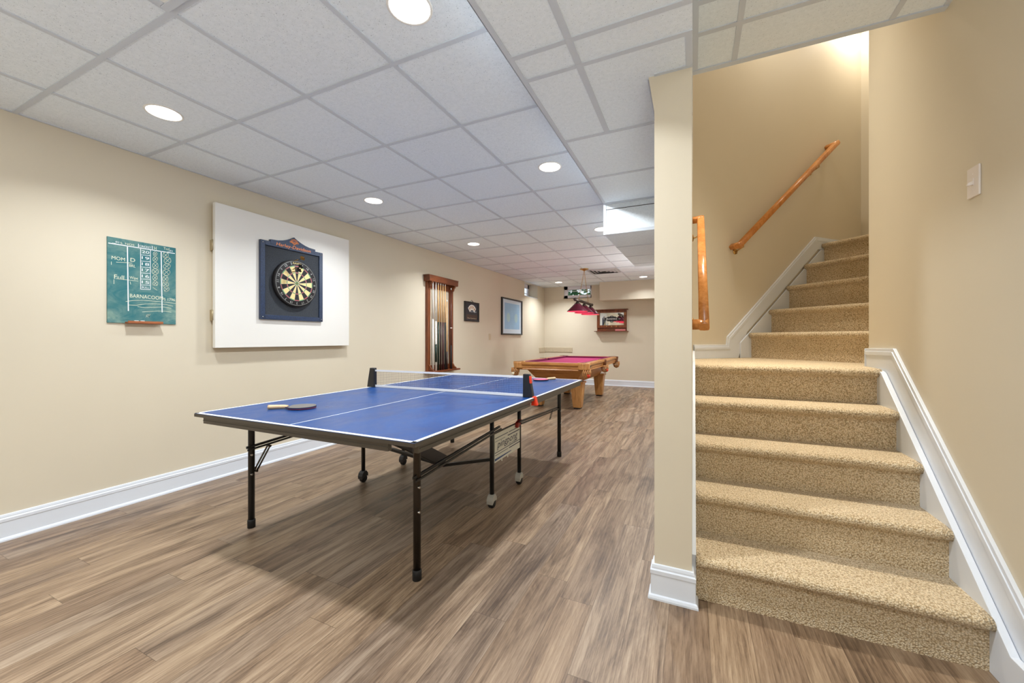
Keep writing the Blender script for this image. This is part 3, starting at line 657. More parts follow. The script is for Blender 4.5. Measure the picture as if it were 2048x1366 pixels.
def paddle(loc, ang, label, top, flip, letters=True):
    """origin at the handle end, handle along +x"""
    p = thing('table_tennis_paddle', (0, 0, 0), label, 'paddle', 'paddles lying on the blue table')
    bl = [(.095 + .0 * k, 0) for k in range(0)]
    N = 40; R1, R2, cx = .079, .075, .182
    pts = []
    for k in range(N + 1):
        a = PI - .42 - (2 * PI - .84) * k / N; pts.append((cx + R1 * math.cos(a), R2 * math.sin(a)))
    neck = [(.094, -.016), (.094, .016)]
    outline = neck[::-1][::-1] and pts + [(.096, -.015), (.096, .015)]
    z0 = .004
    fr = Fr((0, 0, 0), (1, 0, 0), (0, 1, 0), (0, 0, 1))
    MB().prism(outline, fr, z0 + .002, z0 + .0085, 0).build('blade', 'padedge', p, at=(0, 0, 0))
    sc = [(cx + (x - cx) * .985, y * .985) for x, y in pts if x > .112]
    MB().prism(sc, fr, z0 + .0085, z0 + .0105).build('rubber', top, p, at=(0, 0, 0)); MB().prism(sc, fr, z0 - .0005, z0 + .002).build('rubber', flip, p, at=(0, 0, 0))
    h = MB(); n = 12; rings = []
    for (x, ry, rz) in ((0, .0165, .0125), (.012, .0172, .0128), (.05, .0135, .0115), (.085, .0145, .0112), (.105, .016, .0075)):
        rings.append(len(h.v)); h.v += [V((x, ry * math.cos(2 * PI * k / n), .0128 + rz * math.sin(2 * PI * k / n))) for k in range(n)]
    for i in range(len(rings) - 1):
        for k in range(n): h.face((rings[i] + k, rings[i] + (k + 1) % n, rings[i + 1] + (k + 1) % n, rings[i + 1] + k), 0, True)
    h.face([rings[0] + k for k in range(n)]); h.face([rings[-1] + k for k in range(n)]); h.build('handle', 'padw', p, at=(0, 0, 0))
    p.location = loc; p.rotation_euler.z = ang
    return p
paddle((-2.275, 1.50, TZ + .0008), math.radians(36), 'paddle with worn grey rubber up, on the near half beside the centre line', 'padblk', 'padred')
paddle((-1.285, 3.83, TZ + .0008), math.radians(-122), 'paddle with pinkish red rubber up, behind the net at the far end', 'padred', 'padblk')

# ------------------------------------------------------------------ pool table
PX0, PX1, PY0, PY1, PZ = -2.69, -1.455, 5.88, 8.50, E - .372
pc = V(((PX0 + PX1) / 2, (PY0 + PY1) / 2, 0))
pt = thing('pool_table', pc, 'honey oak pool table with magenta cloth at the far end of the room', 'pool table')
rw = .135
MB().box(PX0 + rw, PX1 - rw, PY0 + rw, PY1 - rw, PZ - .06, PZ - .036).build('bed_cloth', 'cloth', pt)
def rail_(a0, a1, b0, b1, mt): return MB().box(a0, a1, b0, b1, PZ - .045, PZ).build('rail', mt, pt, .012, 3)
ym = pc.y; G = .07
rail_(PX0 + .05, PX1 - .05, PY0, PY0 + rw - .035, 'oakx'); rail_(PX0 + .05, PX1 - .05, PY1 - rw + .035, PY1, 'oakx')
for (x0, x1) in ((PX0, PX0 + rw - .035), (PX1 - rw + .035, PX1)):
    rail_(x0, x1, PY0 + .05, ym - .03, 'oaky'); rail_(x0, x1, ym + .03, PY1 - .05, 'oaky')
def cush(a0, a1, b0, b1, dx, dy):
    b = MB(); lo = [V((a0, b0, PZ - .042)), V((a1, b0, PZ - .042)), V((a1, b1, PZ - .042)), V((a0, b1, PZ - .042))]; b.v += lo + [v + V((0, 0, .040)) for v in lo]
    for f in ((3, 2, 1, 0), (4, 5, 6, 7), (0, 1, 5, 4), (1, 2, 6, 5), (2, 3, 7, 6), (3, 0, 4, 7)): b.face(f)
    b.build('cushion', 'cushion', pt, .008)
i0, i1 = rw - .036, rw + .015
cush(PX0 + .15, PX1 - .15, PY0 + i0, PY0 + i1, 0, 1); cush(PX0 + .15, PX1 - .15, PY1 - i1, PY1 - i0, 0, -1)
for (x0, x1) in ((PX0 + i0, PX0 + i1), (PX1 - i1, PX1 - i0)): cush(x0, x1, PY0 + .15, ym - .07, 0, 0); cush(x0, x1, ym + .07, PY1 - .15, 0, 0)
# moulded rail skirt and tapering cabinet
def loop_(z, ins): return [(PX0 + ins, PY0 + ins, z), (PX1 - ins, PY0 + ins, z), (PX1 - ins, PY1 - ins, z), (PX0 + ins, PY1 - ins, z)]
prof = [(PZ - .03, .01), (PZ - .05, .014), (PZ - .06, .024), (PZ - .09, .022), (PZ - .10, .03), (PZ - .118, .02), (PZ - .128, .034)]
for s_ in range(4):
    b = MB()
    for (za, ia), (zb, ib) in zip(prof, prof[1:]):
        A, B_ = loop_(za, ia), loop_(zb, ib); b.poly([A[s_], A[(s_ + 1) % 4], B_[(s_ + 1) % 4], B_[s_]])
    b.build('rail_moulding', 'oakx' if s_ % 2 == 0 else 'oaky', pt)
for s_ in range(4):
    b = MB(); A, B_ = loop_(PZ - .122, .13), loop_(PZ - .36, .30)
    A = [(x, y + (.10 if y < ym else -.10), z) for x, y, z in A]; B_ = [(x, y + (.14 if y < ym else -.14), z) for x, y, z in B_]
    b.poly([A[s_], A[(s_ + 1) % 4], B_[(s_ + 1) % 4], B_[s_]]); b.build('cabinet_panel', 'oakx' if s_ % 2 == 0 else 'oaky', pt)
MB().box(PX0 + .31, PX1 - .31, PY0 + .45, PY1 - .45, PZ - .362, PZ - .12).build('frame_body', 'cherry', pt)
MB().box(PX0 + .05, PX1 - .05, PY0 + .05, PY1 - .05, PZ - .126, PZ - .058).build('slate_frame', 'cherryh', pt)
for (lx, ly) in ((-1.765, 6.47), (-2.455, 6.47), (-1.765, 8.14), (-2.455, 8.14)):
    b = MB(); lo, hi, zt = .068, .105, PZ - .35
    b.v += [V((lx + a * lo, ly + c_ * lo, .018)) for a, c_ in ((-1, -1), (1, -1), (1, 1), (-1, 1))] + [V((lx + a * hi, ly + c_ * hi, zt)) for a, c_ in ((-1, -1), (1, -1), (1, 1), (-1, 1))]
    for f in ((3, 2, 1, 0), (4, 5, 6, 7), (0, 1, 5, 4), (1, 2, 6, 5), (2, 3, 7, 6), (3, 0, 4, 7)): b.face(f)
    lg = b.build('leg', 'oakleg', pt, .008); MB().box(lx - .118, lx + .118, ly - .118, ly + .118, zt - .02, zt + .012).build('leg_collar', 'oakx', lg, .005); MB().box(lx - .055, lx + .055, ly - .055, ly + .055, 0, .018).build('foot_pad', 'rubber', lg)
for (kx, ky) in ((PX0, PY0), (PX1, PY0), (PX0, ym), (PX1, ym), (PX0, PY1), (PX1, PY1)):
    sx = 1 if kx > pc.x else -1; sy = 0 if ky == ym else (1 if ky > ym else -1)
    cxp, cyp = kx - sx * .075, ky - sy * .075
    if sy: pk = MB().lathe([(.075, .002), (.098, .004), (.1, -.02), (.09, -.085), (.095, -.105), (.07, -.105), (.068, -.02)], (cxp, cyp, PZ), 24).build('pocket', 'oakleg' if ky < ym else 'leather', pt)
    else: pk = MB().lathe([(.05, .002), (.066, .004), (.066, -.02), (.06, -.10), (.05, -.1), (.045, -.02)], (kx - sx * .04, cyp, PZ), 20).build('pocket', 'leather', pt)
    cx2, cy2 = (kx - sx * .022, ky - sy * .035) if sy else (kx - sx * .005, ky)
    b = MB()
    for j in range(12):
        a = 2 * PI * j / 12; c_, s2 = math.cos(a), math.sin(a); b.tube([(cx2 + .062 * c_, cy2 + .062 * s2, PZ - .10), (cx2 + .066 * math.cos(a + .25), cy2 + .066 * math.sin(a + .25), PZ - .16), (cx2 + .045 * math.cos(a + .5), cy2 + .045 * math.sin(a + .5), PZ - .215), (cx2, cy2, PZ - .235)], .006, 6)
        b.tube([(cx2 + .062 * c_, cy2 + .062 * s2, PZ - .10), (cx2 + .066 * math.cos(a - .25), cy2 + .066 * math.sin(a - .25), PZ - .16), (cx2 + .045 * math.cos(a - .5), cy2 + .045 * math.sin(a - .5), PZ - .215), (cx2, cy2, PZ - .235)], .006, 6)
    b.build('pocket_net', 'lace', pk)
    for (bx_, by_, nm, lab) in {(1, -1): ((.036, -.03, 'ballr', 'red pool ball hanging in the near corner pocket beside the black badge'),), (-1, -1): ((-.02, -.04, 'ballc', 'cream pool ball in the corner pocket by the net post'),), (1, 0): ((.038, -.01, 'ballr', 'red pool ball in the side pocket net'),)}.get((sx, sy), ()):
        tag(MB().ball((cx2 + bx_, cy2 + by_, PZ - .190), .030, 14).build('pool_ball', nm), lab, 'pool ball')
b = MB(); b.prism([(-.055, 0), (0, .018), (.055, 0), (0, -.018)], Fr((PX1 + .004, PY0 + .17, PZ - .055), (0, 1, 0), (0, 0, 1), (1, 0, 0)), -.02, .003); b.build('maker_badge', 'frameb', pt)

# billiard lamp
BXp, BZ = -1.95, E + .722
bl = thing('billiard_lamp', (-1.93, 7.6, cz(-1.93, 7.5)), 'hanging billiard lamp with three burgundy shades over the pool table', 'lamp')
zc = cz(-1.92, 7.5)
MB().lathe([(.0, .0), (.085, .0), (.085, -.008), (.06, -.02), (.03, -.03), (.012, -.045), (.0, -.045)], (-1.92, 7.5, zc), 24).build('canopy', 'brass', bl)
for y in (7.22, 7.95):
    b = MB(); p0, p1 = V((-1.92, 7.5, zc - .04)), V((BXp, y, BZ + .03)); L_ = (p1 - p0).length; n_ = int(L_ / .03); d_ = (p1 - p0) / n_
    for k in range(n_):
        a_ = p0 + d_ * k; m_ = d_.orthogonal().normalized(); m_ = m_ if k % 2 else d_.cross(m_).normalized(); c_ = a_ + d_ * .5; e_ = d_ * .62
        b.tube([c_ - e_ + m_ * .0, c_ - e_ * .5 + m_ * .007, c_ + e_ * .5 + m_ * .007, c_ + e_, c_ + e_ * .5 - m_ * .007, c_ - e_ * .5 - m_ * .007, c_ - e_], .0022, 5)
    b.build('chain', 'brass', bl)
b = MB().tube([(BXp, 6.97, BZ), (BXp, 8.26, BZ)], .026, 14); b.ball((BXp, 6.97, BZ), .032, 12); b.ball((BXp, 8.26, BZ), .032, 12); b.build('bar', 'pewter', bl)
for y in (7.12, 7.62, 8.12):
    sh = MB().lathe([(.05, .655), (.192, .515), (.192, .510)], (BXp, y, E), 40, 0); sh.lathe([(.047, .652), (.188, .514), (.192, .510)], (BXp, y, E), 40, 1); s2 = sh.build('shade', ['shade', 'pink'], bl)
    MB().lathe([(.0, .695), (.02, .695), (.03, .685), (.034, .668), (.052, .66), (.054, .65), (.045, .65)], (BXp, y, E), 24).build('shade_cap', 'pewter', s2)
    MB().ball((BXp, y, E + .60), .028, 14).build('bulb', 'bulb', s2)
    MB().tube([(BXp, y, E + .69), (BXp, y, BZ - .02)], .012, 10).build('stem', 'pewter', bl)
    L_ = bpy.data.lights.new('shade_lamp', 'POINT'); L_.energy = 6; L_.shadow_soft_size = .03; L_.color = (1, .82, .75); o = bpy.data.objects.new('shade_lamp', L_); C.objects.link(o); o.location = (BXp, y, E + .56)

# ------------------------------------------------------------------ chalkboard
def wob(pts, a): return [(x + random.uniform(-a, a), y + random.uniform(-a, a)) for x, y in pts]
cb = thing('chalkboard', (XW, 1.466, E + .11), 'green cricket scoring chalkboard covered in handwritten scores', 'chalkboard')
W_, H_ = .39, .588; fc = LW(1.466 - W_ / 2, E + .112)           # origin at lower corner of the board
MB().obox(fc, (0, W_), (0, H_), (0, .010)).build('board', 'chalkboard', cb, .001)
S = lambda px, py: ((px - 98) / (1030 - 98) * W_, 0)           # helper on a 0..1 square below
def uv(px, py):                                                # sketch pixel -> board, undoing the slanted view
    u = (px - 100) / 932.0; top = 82 + u * 160; bot = 1262 + u * 14
    return (u * W_, H_ * (1 - (py - top) / (bot - top)))
b = MB(); cc = .0106
def st_(pts, w_, m=0): b.stroke([uv(*p) for p in pts], fc, w_, cc, m)
st_([(118, 176), (1010, 314)], .006); st_([(350, 215), (362, 1095)], .006); st_([(812, 285), (826, 1110)], .006)
for s0, s1 in (((495, 182), (495, 235)), ((685, 212), (685, 262))): st_([s0, s1], .004)
x0_, x1_ = 524, 658
st_([(x0_, 240), (x0_, 800)], .0035); st_([(x1_, 262), (x1_, 806)], .0035); st_([(x0_, 800), (x1_, 806)], .0035)
ys_ = [(330, 342), (414, 424), (495, 503), (578, 583), (661, 664), (742, 745)]
for a_, c_ in ys_: st_([(x0_, a_), (x1_, c_)], .003)
for n_, py in zip(('20', '19', '18', '17', '16', '15'), (290, 372, 455, 537, 620, 702)):
    u_, v_ = uv(591, py + 3); b.text(n_, fc, u_, v_, w=.043, h=.020, c=cc)
u_, v_ = uv(591, 776); b.text('BULL', fc, u_, v_, w=.042, h=.013, c=cc); u_, v_ = uv(590, 222); b.text('CRICKET', fc, u_, v_, w=.068, h=.015, c=cc)
for px, py in ((222, 160), (960, 278)): u_, v_ = uv(px, py); b.text('01', fc, u_, v_, w=.018, h=.012, c=cc)
st_([(160, 172), (202, 178)], .002); st_([(905, 283), (938, 288)], .002)
b.build('printed_grid', 'print_', cb)
b = MB(); cc = .0109
def oval(px, py, rx, ry, w_=.0024):
    st_(wob([(px + rx * math.cos(2 * PI * k / 12 + .4), py + ry * math.sin(2 * PI * k / 12 + .4)) for k in range(14)], 3), w_)
def oxo(px, py, rx, ry): oval(px, py, rx, ry); st_([(px - rx * .7, py - ry * .7), (px + rx * .7, py + ry * .7)], .0022); st_([(px + rx * .7, py - ry * .7), (px - rx * .7, py + ry * .7)], .0022)
for q_, (px, py, rx, ry) in enumerate(((724, 317, 28, 28), (727, 387, 33, 34), (728, 475, 40, 42), (725, 560, 45, 42), (722, 641, 36, 36), (728, 720, 34, 34), (878, 335, 42, 40), (905, 408, 52, 44), (895, 488, 52, 36), (890, 567, 52, 42), (875, 660, 40, 44), (875, 732, 44, 36), (890, 798, 40, 34))):
    if q_ == 6: st_([(695, 775), (750, 812)], .0022); b.build('tally_marks', 'chalk', cb); b = MB()
    oxo(px, py, rx, ry)
b.build('tally_marks', 'chalk', cb); b = MB()
for s_, px, py, w_, h_ in (('BARNACOON', 610, 905, .19, .026), ('VS 1796', 915, 938, .085, .020), ('Full', 245, 640, .052, .030), ('Wipe', 432, 652, .046, .024), ('D', 420, 402, .026, .026), ('BRL', 415, 482, .034, .018), ('MOM', 235, 385, .07, .024), ('S. NOS', 350, 185, .075, .014), ('H', 727, 240, .014, .024), ('Tod', 890, 248, .036, .018)):
    u_, v_ = uv(px, py); wd_ = MB(); wd_.text(s_, fc, u_, v_, w=w_, h=h_, c=cc, rot=random.uniform(-.05, .02)); wd_.build('handwritten_word', 'chalk', cb)
for p in ([(210, 435), (350, 440), (410, 446)], [(205, 660), (350, 675), (490, 690)], [(148, 430), (148, 470)], [(180, 675), (180, 732)], [(385, 700), (393, 735)],
          [(330, 970), (430, 955), (560, 952), (720, 962), (860, 972), (1028, 992)], [(370, 1018), (470, 1020), (600, 1000), (740, 998), (880, 1006), (985, 1028)], [(485, 1040), (580, 1050), (720, 1045), (850, 1040), (960, 1058)], [(548, 1110), (650, 1102), (760, 1096), (880, 1098), (960, 1110)]): st_(p, .0026)
oval(625, 1160, 22, 16); st_([(590, 1180), (660, 1140)], .0016)
b.build('underlines', 'chalk', cb)
lf = LW(1.463, E + .108)
MB().prism([(.0, .0), (.045, .004), (.045, .02), (.040, .02), (.038, .010), (.0, .014)], Fr(lf.p(-.1, 0, .010), (1, 0, 0), (0, 0, 1), (0, 1, 0)), 0, .2).build('chalk_ledge', 'ledge', cb, .001)
for k, (dy, lab) in enumerate(((-.046, 'white chalk stub on the chalkboard ledge, nearer the ledge middle'), (-.012, 'second white chalk stub lying along the chalkboard ledge'))):
    o = MB().tube([(XW + .030, 1.463 + dy - .012, E + .108 + .0185), (XW + .030, 1.463 + dy + .012, E + .108 + .0185)], .0055, 10).build('chalk_stick', 'print_'); tag(o, lab, 'chalk', 'chalk stubs on the ledge')

# ------------------------------------------------------------------ hinged white panel, dart backboard, dartboard, darts
hp = thing('hinged_panel', (XW, 2.59, E - .073), 'large white rectangular panel hinged to the beige wall', 'panel')
MB().box(XW + .04, XW + .075, 1.90, 3.278, E - .073, E + 1.124).build('door_leaf', 'white', hp, .002)
MB().box(XW, XW + .04, 1.918, 3.26, E - .068, E + 1.116).build('backing_frame', 'beigep', hp, .002)
for z in (.775, .197):
    b = MB().tube([(XW + .045, 1.896, E + z - .042), (XW + .045, 1.896, E + z + .042)], .006, 10); b.box(XW + .018, XW + .045, 1.8965, 1.8995, E + z - .044, E + z + .044); b.box(XW + .0, XW + .018, 1.9, 1.917, E + z - .044, E + z + .044); b.build('hinge', 'oldbrass', hp)
xp = XW + .075; Yc = 2.581; fd = LW(Yc, E + .54, xp)
db = thing('dart_backboard', (xp, Yc, E + .18), 'navy framed dart backboard with orange motorcycle lettering on its crest', 'dart backboard')
hw, z0, z1 = .326, -.36, .359
MB().obox(fd, (-hw + .02, hw - .02), (z0 + .02, z1 - .02), (0, .014)).build('felt_panel', 'felt', db)
for (a, c_) in (((-hw, -hw + .042), (z0, z1)), ((hw - .042, hw), (z0, z1)), ((-hw + .042, hw - .042), (z0, z0 + .042)), ((-hw + .042, hw - .042), (z1 - .042, z1))):
    MB().obox(fd, a, c_, (0, .028)).build('frame_side', 'navyw', db, .003)
cr = [(-.235, .335), (-.235, .378)] + [(-.235 + .235 * t_, .378 + .07 * t_ ** 2.2) for t_ in (.3, .5, .7, .85, .95)] + [(0, .449)] + [(.235 * (1 - t_), .378 + .07 * t_ ** 2.2) for t_ in (.95, .85, .7, .5, .3)] + [(.235, .378), (.235, .335)]
ct = MB().prism(cr, fd, .0, .030).build('crest', 'navyw', db, .002)
b = MB(); b.text('Harley-Davidson', fd, .0, .344, w=.36, h=.040, c=.0306, shear=.2)
for s_ in ([(-.035, .40), (-.03, .418), (0, .428), (.03, .418), (.035, .40), (.0, .374), (-.035, .40)], [(-.026, .40), (-.022, .412), (0, .420), (.022, .412), (.026, .40), (.0, .381), (-.026, .40)], [(-.045, .392), (.045, .392)], [(-.045, .404), (.045, .404)], [(-.045, .392), (-.045, .404)], [(.045, .392), (.045, .404)]): b.stroke(s_, fd, .0035, .0306)
b.text('MOTOR', fd, 0, .398, w=.07, h=.008, c=.0308); b.build('crest_print', 'orange', ct)
for a in (-hw + .02, hw - .02):
    for c_ in (z0 + .022, z1 - .022): MB().ball(fd.p(a, c_, .029), .006, 10).build('corner_screw', 'chrome', db)
xb = xp + .014; fb = LW(2.591, E + .54, xb)
dd = thing('dartboard', (xb, 2.591, E + .315), 'round black and cream dartboard hung on the navy backboard', 'dartboard')
TH = .040
MB().lathe([(.0, 0), (.2255, 0), (.2255, TH - .003), (.222, TH), (.0, TH)], (xb, 2.591, E + .54), 64, 0, (1, 0, 0)).build('board', 'bblack', dd)
ORD = [20, 1, 18, 4, 13, 6, 10, 15, 2, 17, 3, 19, 7, 16, 8, 11, 14, 9, 12, 5]
b = MB(); wi = MB()
def arcq(r0, r1, a0, a1, m, c_): 
    n_ = 4; pts = [(r0, a0 + (a1 - a0) * k / n_) for k in range(n_ + 1)] + [(r1, a1 + (a0 - a1) * k / n_) for k in range(n_ + 1)]
    b.poly([fb.p(r * math.sin(a), r * math.cos(a), c_) for r, a in pts], m)
for k in range(20):
    a0, a1 = (k - .5) * PI / 10, (k + .5) * PI / 10; ev = k % 2 == 0
    for r0, r1, m in ((.016, .099, 0 if ev else 1), (.099, .107, 2 if ev else 3), (.107, .162, 0 if ev else 1), (.162, .170, 2 if ev else 3)): arcq(r0, r1, a0, a1, m, TH + .0004)
    arcq(.0064, .016, a0, a1, 3, TH + .0004); arcq(.0001, .0064, a0, a1, 2, TH + .0004)
    wi.stroke([(.016 * math.sin(a0), .016 * math.cos(a0)), (.172 * math.sin(a0), .172 * math.cos(a0))], fb, .0013, TH + .001)
for r in (.0064, .016, .099, .107, .162, .170): wi.stroke([(r * math.sin(2 * PI * k / 60), r * math.cos(2 * PI * k / 60)) for k in range(61)], fb, .0013, TH + .001)
b.build('segments', ['bblack', 'bcream', 'bred', 'bgreen'], dd); wi.build('spider', 'wire', dd)
b = MB(); b.stroke([(.213 * math.sin(2 * PI * k / 64), .213 * math.cos(2 * PI * k / 64)) for k in range(65)], fb, .0022, TH + .002)
for k, n_ in enumerate(ORD):
    a = k * PI / 10
    if n_ == 20: continue
    b.text(str(n_), fb, .194 * math.sin(a), .194 * math.cos(a), h=.022, c=TH + .002, rot=-a)
b.build('number_ring', 'wire', dd)
b = MB(); b.text('RAVEN', fb, .0, .192, w=.085, h=.019, c=TH + .0024); b.build('maker_lettering', 'bcream', dd)
for k, (a, c_, da, dc, fl, lab) in enumerate(((-.085, .090, .03, .07, 'bblack', 'dart with dark flight, lowest of the three in the dartboard'), (-.070, .115, .03, .115, 'bblack', 'dart with dark flight, the middle one in the dartboard'), (-.062, .20, .05, .10, 'brass', 'dart with golden flight, topmost in the dartboard'))):
    t_ = thing('dart', fb.p(a, c_, TH), lab, 'dart', 'darts stuck in the dartboard'); p0 = fb.p(a, c_, TH - .004); p1 = fb.p(a + da * .6, c_ + dc * .3, TH + .13); d_ = p1 - p0
    MB().tube([p0, p0 + d_ * .25], [.0008, .0014], 8).build('point', 'chrome', t_); MB().tube([p0 + d_ * .25, p0 + d_ * .3, p0 + d_ * .58, p0 + d_ * .62], [.002, .0042, .0042, .002], 10).build('barrel', 'brass', t_)
    MB().tube([p0 + d_ * .62, p0 + d_], .0022, 8).build('shaft', 'bblack', t_)
    dn = d_.normalized(); s1 = dn.orthogonal().normalized(); s2 = dn.cross(s1); b = MB()
    for v_ in (s1, -s1, s2, -s2):
        tn = dn.cross(v_) * .0006; q0 = p0 + d_ * .8; pts = [q0, q0 + v_ * .022 + dn * .012, q0 + v_ * .022 + dn * .034, q0 + dn * .038]
        b.poly([p + tn for p in pts]); b.poly([p - tn for p in pts])
    b.build('flight', fl, t_)

# ------------------------------------------------------------------ cue rack and cues
cr_ = thing('cue_rack', (XW, 5.12, E - .505), 'tall stained oak wall rack holding pool cues', 'cue rack')
ra, rb, zb, zt = 4.775, 5.46, E - .50, E + .955
MB().prism([(4.74, E + .86), (5.50, E + .86), (5.51, E + .945), (5.53, zt), (4.71, zt), (4.73, E + .945)], Fr((XW, 0, 0), (0, 1, 0), (0, 0, 1), (1, 0, 0)), 0, .115).build('crown', 'cherryh', cr_, .004)
for a0, a1 in ((ra, ra + .07), (rb - .07, rb)):
    s_ = MB().box(XW, XW + .045, a0, a1, zb, E + .86).build('post', 'cherry', cr_, .003)
    fq = Fr((0, (a0 + a1) / 2 - .014, 0), (1, 0, 0), (0, 0, 1), (0, 1, 0))
    MB().prism([(XW + .045, E + .86), (XW + .11, E + .86), (XW + .105, E + .83), (XW + .085, E + .815), (XW + .08, E + .785), (XW + .055, E + .765), (XW + .045, E + .73)], fq, 0, .028).build('bracket', 'cherry', s_, .002)
    MB().prism([(XW + .045, zb + .02), (XW + .13, zb + .02), (XW + .12, zb + .045), (XW + .09, zb + .06), (XW + .075, zb + .09), (XW + .045, zb + .12)], fq, 0, .028).build('bracket', 'cherry', s_, .002)
MB().box(XW, XW + .14, 4.735, 5.53, zb - .005, zb + .020).build('cue_shelf', 'cherryh', cr_, .004)
MB().box(XW + .0, XW + .02, ra + .07, rb - .07, E + .77, E + .86).build('clip_rail', 'cherryh', cr_, .002)
MB().box(XW + .0, XW + .02, ra + .07, rb - .07, zb + .02, zb + .10).build('lower_rail', 'cherryh', cr_, .002)
q0 = thing('pool_cue', (0, 0, 0), '', 'cue', 'cues standing in the oak rack')
CZ = zb + .0205
def cue(y, top, joint, sm, bm_, lab, extra=None, first=[None], x=XW + .085):
    t_ = thing('pool_cue', (x, y, CZ), lab, 'cue', 'cues standing in the oak rack')
    zj, zt_ = E + joint, E + top
    bt = MB().tube([(x, y, CZ), (x, y, zj)], [.0155, .0125], 12).build('butt', bm_, t_)
    MB().tube([(x, y, zj), (x, y, zt_ - .03)], [.0125, .0068], 12).build('shaft', sm, t_)
    MB().tube([(x, y, zt_ - .03), (x, y, zt_)], [.0068, .0066], 10).build('tip', 'whitec', t_)
    if extra:
        for (a, c_, mt) in extra: MB().tube([(x, y, E + a), (x, y, E + c_)], .0163, 12).build('wrap', mt, t_)
bpy.data.objects.remove(q0)
def cy_of(px, x=XW + .085):
    th = math.atan((px - 1024) / 785.08) - .432436; return x / math.tan(th) * 1.0 if False else -x / math.tan(-th)
cue(cy_of(866), .86, .30, 'whitec', 'whitec', 'all pale white cue next to the rack post')
cue(cy_of(872), .86, .27, 'whitec', 'whitec', 'white cue with a dark green grip band', [(-.35, -.08, 'dgreen')])
cue(cy_of(876.6), .86, .26, 'maple', 'dgreen', 'maple cue with a dark green butt')
cue(cy_of(881.4), .86, .26, 'maple', 'dbrown', 'maple cue with a dark brown butt')
cue(cy_of(886), .86, .26, 'maple', 'maroon', 'maple cue with a maroon butt')
cue(cy_of(890.4), .86, .26, 'maple', 'bblack', 'maple cue with a black butt')
cue(cy_of(894), .62, -.20, 'maple', 'dbrown', 'short maple cue with a stubby dark butt')
cue(cy_of(902.3), .82, -.10, 'wine', 'bblack', 'wine brown cue standing against the further rack post', [(.17, .185, 'whitec')])

# ------------------------------------------------------------------ pictures, outlet, switch
pl = thing('card_plaque', (XW, 6.115, E + .315), 'small black framed plaque showing a fan of playing cards', 'picture')
fp = LW(6.115, E + .49); hw, hh = .255, .176
MB().obox(fp, (-hw + .01, hw - .01), (-hh + .01, hh - .01), (.002, .014)).build('panel', 'plaque', pl)
for a, c_ in (((-hw, -hw + .035), (-hh, hh)), ((hw - .035, hw), (-hh, hh)), ((-hw + .035, hw - .035), (-hh, -hh + .022)), ((-hw + .035, hw - .035), (hh - .022, hh))): MB().obox(fp, a, c_, (0, .024)).build('frame_side', 'frameb', pl, .004)
MB().obox(fp, (-.19, .19), (-.135, -.055), (.014, .0148)).build('band', 'plaque2', pl)
b = MB()
for k in range(5):
    a = (-2 + k) * .36; o_ = (.0, -.045); f2 = Fr(fp.p(o_[0], o_[1], .0146 + .0005 * k), fp.u * math.cos(a) - fp.v * math.sin(a) * 1.0, fp.u * math.sin(a) + fp.v * math.cos(a), fp.n)
    b.poly([f2.p(-.036, .075), f2.p(.036, .075), f2.p(.036, .17), f2.p(-.036, .17)], 0); b.poly([f2.p(-.012, .10, .0002), f2.p(.012, .10, .0002), f2.p(.012, .15, .0002), f2.p(-.012, .15, .0002)], 1)
b.build('card_fan', ['whitec', 'lace'], pl)
b = MB(); b.text('Las Vegas', fp, .05, .0, w=.2, h=.03, c=.0165); b.build('lettering', 'mat_', pl)
b = MB(); b.text('Five Card Stud', fp, .0, -.118, w=.3, h=.018, c=.0155); b.build('caption', 'beigep', pl)
MB().tube([fp.p(-.05, hh, .012), fp.p(0, hh + .035, .006), fp.p(.05, hh, .012)], .004, 6).build('hanging_ring', 'chrome', pl)
pf = thing('framed_print', (XW, 7.845, E + .09), 'large black framed pale blue print with two light ovals', 'picture')
fp = LW(7.845, E + .484); hw, hh = .535, .394
MB().obox(fp, (-hw + .02, hw - .02), (-hh + .02, hh - .02), (.002, .016)).build('mat_board', 'mat_', pf)
MB().obox(fp, (-.39, .39), (-.27, .29), (.016, .0168)).build('print', 'art', pf)
b = MB()
for a in (-.20, .20): b.poly([fp.p(a + .085 * math.cos(2 * PI * k / 24), -.02 + .10 * math.sin(2 * PI * k / 24), .0172) for k in range(24)])
b.build('oval_motif', 'art2', pf)
for a, c_ in (((-hw, -hw + .045), (-hh, hh)), ((hw - .045, hw), (-hh, hh)), ((-hw + .045, hw - .045), (-hh, -hh + .03)), ((-hw + .045, hw - .045), (hh - .03, hh))): MB().obox(fp, a, c_, (0, .034)).build('frame_side', 'frameb', pf, .005)
ow = thing('wall_outlet', (XW, 6.82, E - .02), 'beige blank outlet plate low between the two wall pictures', 'outlet')
fo = LW(6.82, E + .042); MB().obox(fo, (-.04, .04), (-.06, .06), (0, .007)).build('plate', 'beigep', ow, .003)
for s_ in (-.022, .022): MB().obox(fo, (-.015, .015), (s_ - .013, s_ + .013), (.007, .009)).build('socket', 'beigep', ow, .002)
sw = thing('light_switch', (.985, 2.118, E + .545), 'white single toggle light switch on the wall beside the stairs', 'light switch')
fs = Fr((.985, 2.118, E + .605), (0, -1, 0), (0, 0, 1), (-1, 0, 0))
MB().obox(fs, (-.036, .036), (-.058, .058), (0, .007)).build('plate', 'plate', sw, .003, 3)
MB().obox(fs, (-.006, .006), (-.013, .013), (.006, .009)).build('toggle_collar', 'plate', sw, .001)
MB().prism([(.008, -.010), (.008, .004), (.022, -.004), (.024, -.013), (.018, -.014)], Fr(fs.p(-.004, 0, 0), fs.n, fs.v, fs.u), 0, .008).build('toggle', 'plate', sw, .001)
